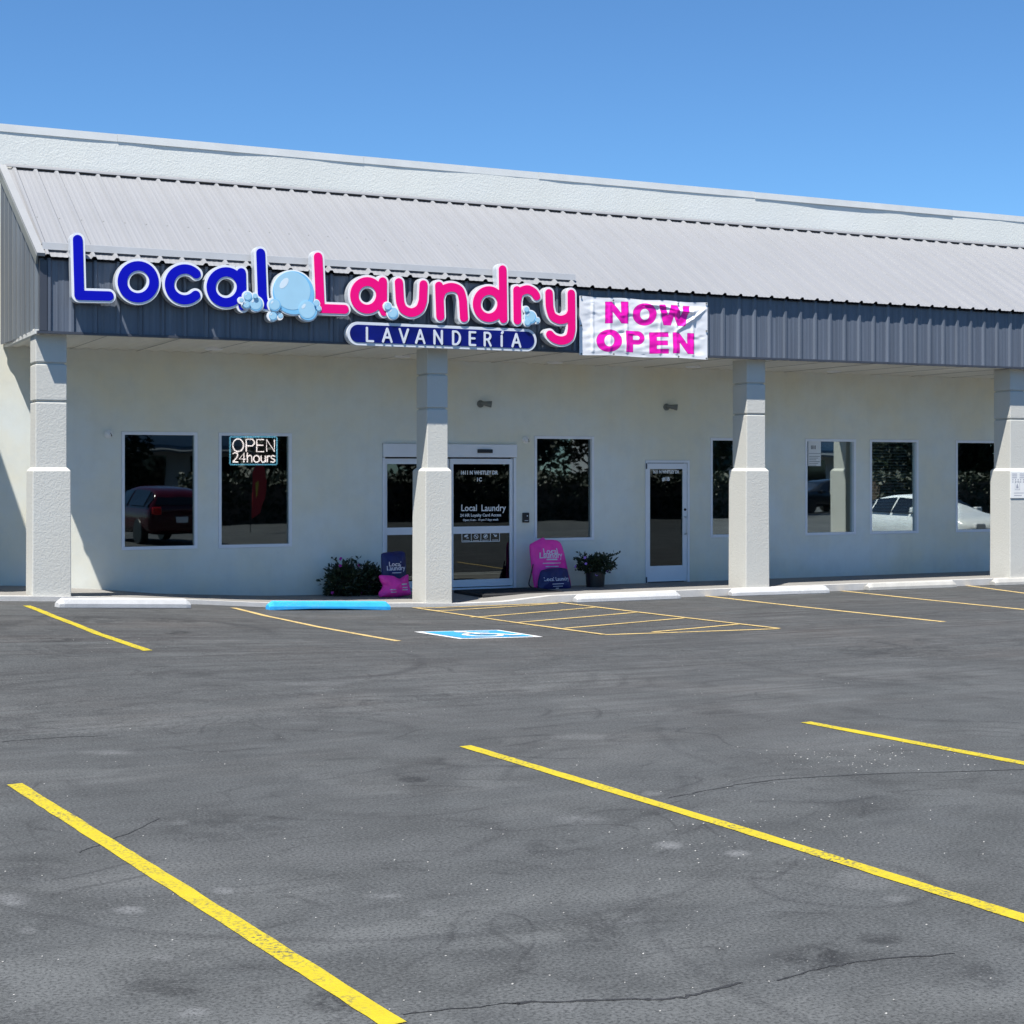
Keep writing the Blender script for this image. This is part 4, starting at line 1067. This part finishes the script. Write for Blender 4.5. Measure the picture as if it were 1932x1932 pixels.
o = mb.build('printed_marks', simple('notice_ink', (.34, .35, .40), .7), pn); o.location = -pn.location

# ------------------------------------------------------------------ bags
def bag_mesh(outl, thick, seed, rings=14, lean=0.0):
    """outl: closed outline (x, z); pillow bulging towards -y at the front and less at the back"""
    bm = bmesh.new(); n = len(outl); cxx = sum(p[0] for p in outl)/n; czz = sum(p[1] for p in outl)/n
    def layer(sgn):
        prev = None
        for k in range(rings+1):
            t = k/rings
            ring = []
            for (x, z) in outl:
                X = x+(cxx-x)*t*.98; Z = z+(czz-z)*t*.98
                y = sgn*thick*(1-(1-t)**2.2)**.6 if t > 0 else sgn*.012
                wob = .030*noise.noise((X*5+seed, Z*5, seed)) + .030*abs(noise.noise((X*7+Z*4+seed, Z*6-X*3, seed+4))) + .012*noise.noise((X*16+seed, Z*13, seed+4))
                ring.append(bm.verts.new((X, y+wob*min(1, t*4) + lean*Z, Z)))
            if prev:
                for i in range(n): bm.faces.new((prev[i], prev[(i+1) % n], ring[(i+1) % n], ring[i]))
            prev = ring
            if k == 0: first_ = ring
        bm.faces.new(prev); return first_
    a = layer(-1); b = layer(.55)
    for i in range(n): bm.faces.new((a[i], a[(i+1) % n], b[(i+1) % n], b[i]))
    bmesh.ops.recalc_face_normals(bm, faces=bm.faces); return bm
def smooth_outline(pts, n=8): 
    P = list(pts)+[pts[0]]; out = spline(P, n)[:-1]; return out
def bag(name, label, outl, thick, loc, mat, seed, lean=.12, texts=(), strap=None, piping=None):
    r = empty(name, loc); tag(r, label, 'bag')
    bm = bag_mesh(smooth_outline(outl), thick, seed, lean=lean); tree = BVHTree.FromBMesh(bm)
    me = bpy.data.meshes.new('bag_body'); bm.to_mesh(me); bm.free(); link('bag_body', me, mat, r, smooth=True)
    for body, size, x, z, kind in texts:
        if kind == 'text':
            o = text_mesh('printed_text', body, size, M['bagprint'], r, (0, 0, 0), bold=size*.02, extrude=0)
            for v in o.data.vertices: v.co.x += x; v.co.z += z
        else:
            mb = MB(); nseg = 10; wd, ht = body
            mb.loft([[(x-wd/2+wd*k/nseg, 0, z+s*ht/2) for k in range(nseg+1)] for s in (-1, 1)], closed=False, caps=False)
            o = mb.build('printed_line', M['bagprint'], r)
        for v in o.data.vertices:
            hit = tree.ray_cast(Vector((v.co.x, -3, v.co.z)), Vector((0, 1, 0)))
            if hit[0]: v.co.y = hit[0].y-.005
    if strap:
        mb = MB()
        for s in strap: mb.tube([Vector(p) for p in spline3(s)], .010, 6)
        mb.build('strap', M['black'], r, smooth=True)
    if piping:
        P = smooth_outline(outl); mb = MB()
        mb.tube([(x, -.008+lean*z, z) for x, z in P[piping[0]:piping[1]]], .007, 5); mb.build('piping', M['bagprint'] if len(piping) < 3 else piping[2], r, smooth=True)
    return r
def spline3(pts, n=8):
    xy = spline([(p[0], p[1]) for p in pts], n); z = spline([(p[2], 0) for p in pts], n); return [(a[0], a[1], b[0]) for a, b in zip(xy, z)]
M['bagprint'] = simple('bag_print', (.68, .66, .72), .6, 0, .03)
# right pair: tall pink bag with a navy bag leaning on it
Yb = -.50; pbx = (xw(1004, Yb)+xw(1076, Yb))/2; pxm = 1/ (F/27.1*.88)
bw = (xw(1076, Yb)-xw(1004, Yb)); 
def topx(u): return (u-480)/680*bw            # crop pixels to metres, bag-centred
def topz(v): return (1012-v)*.10417*pxm*.88/.88*.90
pk = [(topx(x), topz(y)) for x, y in ((180, 1005), (160, 760), (145, 500), (140, 245), (200, 185), (290, 140), (385, 97), (430, 135), (560, 140), (650, 165), (705, 235), (750, 420), (790, 700), (825, 995), (640, 1010), (400, 1010))]
bag('laundry_bag', 'tall pink laundry backpack standing against the wall right of the sliding doors', pk, .10, (pbx, Yb, 0.0), M['bagpink'], 1.3, .13,
    (('Local', .135, topx(465), topz(385), 'text'), ('Laundry', .135, topx(468), topz(455), 'text'), ((.19, .022), 0, topx(475), topz(482), 'l'), ((.34, .014), 0, topx(472), topz(548), 'l'), ((.25, .016), 0, topx(478), topz(608), 'l')),
    strap=[[(topx(150), -.02, topz(560)), (topx(110), -.01, topz(760)), (topx(85), .0, topz(920)), (topx(150), -.02, topz(985))]])
nv = [(topx(x)-topx(460), topz(y)+.02) for x, y in ((185, 1030), (182, 900), (215, 770), (250, 690), (320, 668), (385, 650), (560, 645), (650, 655), (710, 680), (728, 800), (742, 1030), (470, 1036))]
bag('laundry_bag', 'small navy laundry bag leaning on the tall pink bag', nv, .10, (pbx+topx(460)-.04, Yb-.22, 0.0), M['bagnavy'], 4.1, .14,
    (('Local Laundry', .085, topx(485)-topx(460), topz(865)+.02, 'text'), ((.22, .012), 0, topx(500)-topx(460), topz(922)+.02, 'l'), ((.19, .012), 0, topx(500)-topx(460), topz(965)+.02, 'l'), ((.06, .03), 0, topx(498)-topx(460), topz(1008)+.02, 'l')))
# left pair: navy bag stuffed upright in a crumpled pink one
Yc = -1.0; s5 = 220/1932*.83854; pm = 25.3/F/.94
def lx(u): return (u-1430)*s5*pm
def lz(v): return (1085-v)*s5*pm*.94
bx0 = xw(1430*s5+720*.83854, Yc)
pk2 = [(lx(x), lz(y)) for x, y in ((1130, 1080), (1110, 1000), (1190, 870), (1145, 760), (1130, 655), (1260, 652), (1400, 668), (1480, 712), (1550, 725), (1620, 690), (1705, 655), (1710, 800), (1735, 920), (1750, 1050), (1600, 1075), (1440, 1095), (1300, 1085))]
bag('laundry_bag', 'low crumpled pink laundry bag left of the second pillar', pk2, .13, (bx0, Yc-.10, 0.015), M['bagpink'], 7.7, .05,
    (((.11, .02), 0, lx(1580), lz(830), 'l'), ((.10, .014), 0, lx(1590), lz(895), 'l'), ((.10, .014), 0, lx(1590), lz(940), 'l'), ((.10, .012), 0, lx(1350), lz(930), 'l'), ((.09, .012), 0, lx(1360), lz(980), 'l')))
nv2 = [(lx(x)-lx(1440), lz(y)) for x, y in ((1205, 1060), (1200, 800), (1198, 300), (1225, 225), (1300, 205), (1430, 195), (1560, 188), (1650, 200), (1688, 260), (1692, 500), (1680, 800), (1670, 1060), (1440, 1070))]
bag('laundry_bag', 'upright navy laundry bag behind the low crumpled pink bag', nv2, .085, (bx0+lx(1440)+.08, Yc+.13, 0.005), M['bagnavy'], 9.2, .10,
    (('Local', .10, 0.0, lz(480), 'text'), ('Laundry', .10, 0.02, lz(560), 'text'), ((.16, .012), 0, .02, lz(610), 'l')))

# ------------------------------------------------------------------ potted flowers
def potted(loc, rx, ry, h0, h1, nl, nf, seed, label, petal, pot_r=.17, pot_h=.27, trail=0):
    rd = random.Random(seed); r = empty('potted_plant', loc); tag(r, label, 'plant')
    MB().lathe([(.0, 0), (pot_r*.9, 0), (pot_r, pot_h*.97), (pot_r*1.03, pot_h), (pot_r*.93, pot_h), (pot_r*.9, pot_h*.9), (0, pot_h*.88)], 22).build('pot', M['black'], r, smooth=False)
    mb = MB(); mp = MB(); ms = MB()
    def leafq(c, d, l, w_):
        d = d.normalized(); s = d.cross(Vector((rd.uniform(-1, 1), rd.uniform(-1, 1), rd.uniform(.2, 1)))).normalized(); n = s.cross(d)
        a, b2, c2, e = c, c+d*l*.5+s*w_+n*w_*.3, c+d*l, c+d*l*.5-s*w_+n*w_*.3
        mid = c+d*l*.55-n*w_*.2
        v = [mb.bm.verts.new(p) for p in (a, b2, c2, e)]
        mb.bm.faces.new(v)
    for _ in range(nl):
        while True:
            p = Vector((rd.uniform(-1, 1), rd.uniform(-1, 1), rd.uniform(-1, 1)))
            if p.length < 1 and p.length > .25: break
        lump = .72+.45*noise.noise(p*2.2+Vector((seed, 0, 0)))
        q = Vector((p.x*rx*lump, p.y*ry*lump, (h0+h1)/2+p.z*(h1-h0)/2*lump))
        q.z = max(.03, q.z)
        leafq(q, p+Vector((rd.uniform(-.7, .7), rd.uniform(-.7, .7), rd.uniform(-.3, .9))), rd.uniform(.045, .10), rd.uniform(.014, .026))
    for _ in range(26):     # stems poking out
        a = rd.uniform(0, 2*PI); e = Vector((math.cos(a)*rx*rd.uniform(.6, 1.12), math.sin(a)*ry, rd.uniform(h0, h1*1.06)))
        s = Vector((0, 0, pot_h)); m_ = s.lerp(e, .55)+Vector((0, 0, .07)); ms.tube([s, m_, e], .004, 4)
        for k in range(7): leafq(m_.lerp(e, k/6), Vector((rd.uniform(-1, 1), rd.uniform(-1, 1), rd.uniform(-.2, 1))), rd.uniform(.04, .085), .018)
    mb.build('foliage', M['leaf'], r); ms.build('stems', M['leaf'], r)
    for f in range(nf):
        a = rd.uniform(PI, 2*PI); z = rd.uniform(h0+.02, h1); rr = math.sqrt(max(.05, 1-((z-(h0+h1)/2)/((h1-h0)/2))**2))
        c = Vector((math.cos(a)*rx*rr*.95, math.sin(a)*ry*rr*.95, z)); n = (Vector((math.cos(a), math.sin(a), .35))).normalized(); s = n.orthogonal().normalized(); t = n.cross(s)
        mf = MB(); ctr = c-n*.012; pr = rd.uniform(.026, .036)
        ring = [c+(s*math.cos(k*2*PI/10)+t*math.sin(k*2*PI/10))*pr*(1 if k % 2 else .78)+n*.006*math.cos(k) for k in range(10)]
        cv = mf.bm.verts.new(ctr); rv = [mf.bm.verts.new(q) for q in ring]
        for k in range(10): mf.bm.faces.new((cv, rv[k], rv[(k+1) % 10]))
        mf.build('flower', petal, r)
p = on_z(1123, 1109, .0)
potted((p.x, p.y, .01), .42, .34, .20, .56, 900, 6, 5, 'black pot of violet petunias right of the tall pink bag', M['petal'])
p = on_z(665, 1124, .0)
potted((p.x-.12, p.y, .01), .42, .36, -.22, .60, 2300, 5, 8, 'larger dark trailing plant with magenta flowers at the wall, left of the navy bag', M['petalm'], .18, .27)
potted((p.x+.30, p.y+.04, .01), .28, .30, -.20, .52, 1400, 2, 12, 'bushy dark plant squeezed between the trailing plant and the bags', M['petalm'], .16, .26)

# ------------------------------------------------------------------ across the lot: what the glass mirrors
# unseen canopy added left of the frame to cast a slanting shadow on the wall
ng = empty('added_shade_canopy', (0, 0, 0)); tag(ng, 'unseen grey canopy roof added left of the frame to shade the wall', 'canopy')
mb = MB(); x0, x1 = -11, 2.30
mb.loft([[(x0, EY, ZE-.02), (x1, EY, ZE-.02), (x1, EY, ZE+.04), (x0, EY, ZE+.04)], [(x0, -.06, ZT-.02), (x1, -.06, ZT-.02), (x1, -.06, ZT+.04), (x0, -.06, ZT+.04)]]); mb.build('roof_sheet', M['roof'], ng)
mb = MB(); mb.box((x0, FY, ZS), (x1-.05, FY+.06, ZE-.03)); mb.build('fascia_panel', M['fascia'], ng)
mb = MB(); mb.loft([[(x1-.12, FY+.07, ZS), (x1-.06, FY+.07, ZS), (x1-.06, -.08, ZS), (x1-.12, -.08, ZS)], [(x1-.12, FY+.07, ZE-.06), (x1-.06, FY+.07, ZE-.06), (x1-.06, -.08, ZT-.08), (x1-.12, -.08, ZT-.08)]]); mb.build('gable_panel', M['gable'], ng)
for px in (-8, -3, 1.8):
    mb = MB(); mb.box((px, -2.5, walk_z(px, -2.4)-.1), (px+.35, -2.1, ZS-.01)); mb.build('pillar', M['stucco_rough'], ng, bev=.01)

def car(name, label, cat, paint, loc, rz, kind):
    r = empty(name, loc, rz); tag(r, label, cat)
    # stations along x (front +): x, floor, belt, top, half width at belt, half width at top
    if kind == 'suv':
        T = [(-2.30, .50, .86, .90, .80, .70), (-2.26, .34, .98, 1.05, .90, .80), (-2.15, .28, 1.02, 1.30, .93, .72), (-1.90, .27, 1.03, 1.54, .94, .66), (-.6, .26, 1.03, 1.60, .95, .66), (.25, .26, 1.02, 1.57, .95, .64), (.95, .26, 1.02, 1.12, .95, .80), (1.75, .27, .98, 1.04, .93, .78), (2.15, .32, .86, .92, .88, .74), (2.32, .42, .70, .74, .76, .66)]
    else:
        T = [(-2.45, .50, .78, .82, .74, .64), (-2.38, .36, .92, .98, .86, .76), (-1.85, .26, .97, 1.04, .90, .78), (-1.15, .25, .97, 1.38, .91, .60), (-.35, .25, .96, 1.45, .92, .58), (.35, .25, .95, 1.41, .92, .58), (1.10, .25, .93, 1.00, .91, .78), (1.85, .26, .87, .92, .89, .76), (2.28, .32, .74, .80, .82, .70), (2.42, .42, .58, .62, .70, .62)]
    def ring(s):
        x, f, b, t, wb, wt = s
        h = [(wb*.86, f), (wb*.97, f+.12), (wb, (f+b)/2), (wb*.98, b), (wt, b+(t-b)*.86), (wt*.88, t)]
        return [(x, y, z) for y, z in h]+[(x, 0, t+.015)]+[(x, -y, z) for y, z in h[::-1]]
    rings = [ring(s) for s in T]
    mb = MB(); mb.loft(rings); o = mb.build('body', paint, r, smooth=True)
    md = o.modifiers.new('s', 'SUBSURF'); md.levels = 2; md.render_levels = 2
    g = MB(); lo, hi = (2, 6) if kind == 'suv' else (2, 6)
    for k in range(lo, hi):
        a, b = rings[k], rings[k+1]
        for i, j in ((3, 4), (8, 9)):
            q = [Vector(a[i]), Vector(a[j]), Vector(b[j]), Vector(b[i])]
            s = 1 if q[0].y > 0 else -1
            c = sum(q, Vector())/4
            g.poly([(p.lerp(c, .10) + Vector((0, s*.012, 0))) for p in q])
    for k in ((lo, lo+1) if kind != 'suv' else (1, 2), (5, 6)):
        a, b = rings[k[0]], rings[k[1]]
        q = [Vector(a[4]), Vector(a[8]), Vector(b[8]), Vector(b[4])]; c = sum(q, Vector())/4
        nrm = Vector((-.6 if k[0] < 4 else .6, 0, .8)); g.poly([p.lerp(c, .08)+nrm*.035 for p in q])
    g.build('windows', M['carglass'], r)
    wr = .36 if kind == 'suv' else .33
    for sx in (1.42, -1.45):
        for sy in (1, -1):
            cx, cy = sx, sy*.86
            MB().lathe([(wr*.6, -.10), (wr*.96, -.10), (wr, -.07), (wr, .07), (wr*.96, .10), (wr*.6, .10)], 24, (cx, cy, wr), 'y').build('tyre', M['black'], r)
            MB().lathe([(.0, sy*.075), (wr*.2, sy*.085), (wr*.62, sy*.07), (wr*.62, 0), (0, 0)], 12, (cx, cy, wr), 'y').build('rim', M['silver'], r)
    xf = T[-1][0]; xb = T[0][0]
    for sy in (1, -1):
        mb = MB(); mb.box((xf-.25, sy*.42-.14, .66), (xf-.02, sy*.42+.24*0+.14, .78)); mb.build('headlight', M['white'], r, bev=.03)
        mb = MB(); mb.box((xb-.02, sy*.70-.12, .82), (xb+.25, sy*.70+.12, 1.02)); mb.build('tail_lamp', M['tail'], r, bev=.03)
        mb = MB(); mb.box((.62, sy*1.0-.07, .98), (.80, sy*1.0+.10, 1.12)); mb.build('door_mirror', paint, r, bev=.03)
    mb = MB(); mb.box((xf-.16, -.36, .42), (xf+.012, .36, .62)); mb.build('grille', M['black'], r, bev=.02)
    mb = MB(); mb.box((xb-.025, -.16, .62), (xb-.005, .16, .76)); mb.build('number_plate', M['white'], r)
    return r
M['carglass'] = simple('car_glass', (.01, .012, .014), .06)
M['tail'] = simple('tail_red', (.5, .01, .01), .2)
cp1 = simple('maroon_paint', (.045, .003, .008), .12); cp2 = simple('white_car_paint', (.78, .79, .78), .2); cp3 = simple('charcoal_paint', (.02, .022, .025), .2)
car('parked_suv', 'maroon sport utility car mirrored in the leftmost window', 'car', cp1, (10.9, -20.4, 0), R(-96), 'suv')
car('parked_car', 'white saloon car mirrored in the windows right of the third pillar', 'car', cp2, (27.15, -6.95, lot_z(27, -7)), R(90), 'sedan')
car('parked_suv', 'charcoal sport utility car far across the lot, mirrored in the brightest window', 'car', cp3, (47, -38, 0), R(170), 'suv')
def far_building(x0, x1, y, h, label, wallm, sign=False):
    r = empty('far_shop', ((x0+x1)/2, y, 0)); tag(r, label, 'building'); ox = -(x0+x1)/2
    def pp(name, mb, mat): o = mb.build(name, mat, r); o.location = (ox, -y, 0); return o
    mb = MB(); mb.box((x0, y-14, 0), (x1, y, h)); pp('wall', mb, wallm)
    mb = MB(); mb.box((x0-.2, y-14.2, h), (x1+.2, y+.2, h+.3)); pp('roof_edge', mb, M['trim'])
    n = max(2, int((x1-x0)/4)); dx = (x1-x0)/n
    for k in range(n):
        mb = MB(); mb.box((x0+dx*(k+.15), y+.02, .4), (x0+dx*(k+.85), y+.06, 2.7)); pp('window', mb, M['carglass'])
    mb = MB(); mb.loft([[(x0, y, 3.2), (x1, y, 3.2), (x1, y, 3.3), (x0, y, 3.3)], [(x0, y+2, 2.9), (x1, y+2, 2.9), (x1, y+2, 3.0), (x0, y+2, 3.0)]]); pp('awning', mb, M['gable'])
far_building(8, 25, -56, 6.5, 'pale shop building far across the lot, mirrored in the left windows', simple('pale_siding', (.55, .56, .56), .8))
far_building(54, 74, -62, 6.0, 'long white building across the lot, mirrored in the right windows', simple('white_siding', (.62, .62, .60), .8))
def tree(seed, h, cr, nl):
    rd = random.Random(seed); r = empty('broadleaf_tree')
    mb = MB(); mb.tube([(0, 0, -.1), (.05, .02, h*.2), (0, .1, h*.4), (.1, 0, h*.75)], [.22, .17, .13, .05], 8)
    cl = []
    for k in range(16):
        a = rd.uniform(0, 2*PI); zz = rd.uniform(.22, .95)*h; rr = cr*rd.uniform(.15, .8)*math.sin(PI*min(1, (zz/h-.05)/.95))
        c = Vector((math.cos(a)*rr, math.sin(a)*rr, zz)); cl.append((c, cr*rd.uniform(.28, .48)))
        mb.tube([(0, .05, min(zz*.75, h*.6)), tuple(c*.6+Vector((0, 0, zz*.35))), tuple(c)], [.07, .04, .015], 5)
    mb.build('trunk', M['bark'], r)
    lf = MB()
    for _ in range(nl):
        c, cr_ = rd.choice(cl); d = Vector((rd.gauss(0, 1), rd.gauss(0, 1), rd.gauss(0, .8))).normalized()
        p = c+d*cr_*rd.uniform(.45, 1.05); u = Vector((rd.gauss(0, 1), rd.gauss(0, 1), rd.gauss(0, 1))).normalized(); v = u.orthogonal().normalized(); s = rd.uniform(.14, .32)
        lf.poly([p-u*s, p+v*s*.5, p+u*s, p-v*s*.5])
    lf.build('crown', M['treeleaf'], r)
    return r
tA = tree(1, 7.5, 3.2, 4200); tB = tree(2, 6.0, 2.6, 3600); tC = tree(3, 9.0, 3.8, 4600)
spots = [(tA, 27, -38, 0), (tB, 28.8, -40, 1), (tC, 26, -58, 2), (tA, 41.5, -38, 2.2), (tB, 57, -45, .4), (tC, 55, -42, 3.3), (tA, 67, -38, 4), (tC, 73, -40, 5), (tB, 79, -38, 2.6), (tA, 16, -50, 1.1), (tC, 88, -52, .2), (tB, 37.4, -52, 3.6), (tB, 44.6, -56, 1.3), (tC, 61, -44, 1.7), (tB, 70, -42, 2.9), (tA, 84, -43, .9), (tB, 92, -46, 1.9), (tC, 97, -44, 4.4), (tA, 23, -47, 5.2), (tC, 63, -40, 5.9), (tB, 76, -41, 3.3), (tA, 100, -48, 4.9), (tB, 58, -41, .6)]
used = set()
for t, x, y, rz in spots:
    o = t if t not in used else copy_tree(t); used.add(t); o.location = (x, y, 0); o.rotation_euler = (0, 0, rz)
    tag(o, 'dark leafy tree in the row across the lot, seen only mirrored in the shop glass', 'tree', 'trees across the lot')

def hedge(seed):
    rd = random.Random(seed); r = empty('added_dark_hedge'); mb = MB(); mb.box((-4.6, -.45, -.1), (4.6, .45, 1.5)); mb.build('branches', M['bark'], r)
    lf = MB()
    for _ in range(3600):
        x = rd.uniform(-4.8, 4.8); f = rd.random(); y = rd.choice((-1, 1))*rd.uniform(.4, .75) if f < .7 else rd.uniform(-.7, .7)
        z = rd.uniform(0, 1.75) if f < .7 else rd.uniform(1.45, 1.95)+.15*noise.noise((x*.6, seed, 0)); p = Vector((x, y, z))
        u = Vector((rd.gauss(0, 1), rd.gauss(0, 1), rd.gauss(0, 1))).normalized(); v = u.orthogonal().normalized(); q = rd.uniform(.07, .16)
        lf.poly([p-u*q, p+v*q*.5, p+u*q, p-v*q*.5])
    lf.build('foliage', M['treeleaf'], r); return r
hA = hedge(4); hx = 20.0; firsth = True  # hedges added behind the viewpoint so the glass mirrors something dark
for hx in (20, 29.4, 37, 51.8, 61.2, 70.6, 80, 89.4, 98.8, 108.2):
    o = hA if firsth else copy_tree(hA); firsth = False; o.location = (hx, -33.5-.6*math.sin(hx), 0)
    tag(o, 'dark hedge added behind the viewpoint to darken the mirrored shop glass', 'hedge', 'hedges added to darken the glass')
r = empty('feather_flag', (15.3, -25.5, 0)); tag(r, 'tall red and yellow feather flag mirrored in the window under the lit sign', 'flag')
mb = MB(); mb.tube([(0, 0, 0), (0, 0, 1.2), (.05, 0, 1.9), (.25, 0, 2.3)], .014, 6); mb.build('pole', M['black'], r)
mb = MB(); fl = [(0.02, .45), (.30, .62), (.50, 1.1), (.52, 1.7), (.40, 2.15), (.25, 2.3), (.06, 1.9), (.02, 1.2)]
mb.loft([[(x, .03*math.sin(z*4)+.003*k, z) for x, z in fl] for k in (-1, 1)]); mb.build('sail', simple('flag_red', (.45, .03, .03), .7), r)
mb = MB(); mb.loft([[(.12+(x-.12)*.45, .03*math.sin(z*4)+.006*k, z) for x, z in [(.1, .8), (.42, 1.0), (.44, 1.7), (.1, 1.6)]] for k in (-1, 1)]); mb.build('flag_panel', simple('flag_yellow', (.6, .45, .05), .7), r)
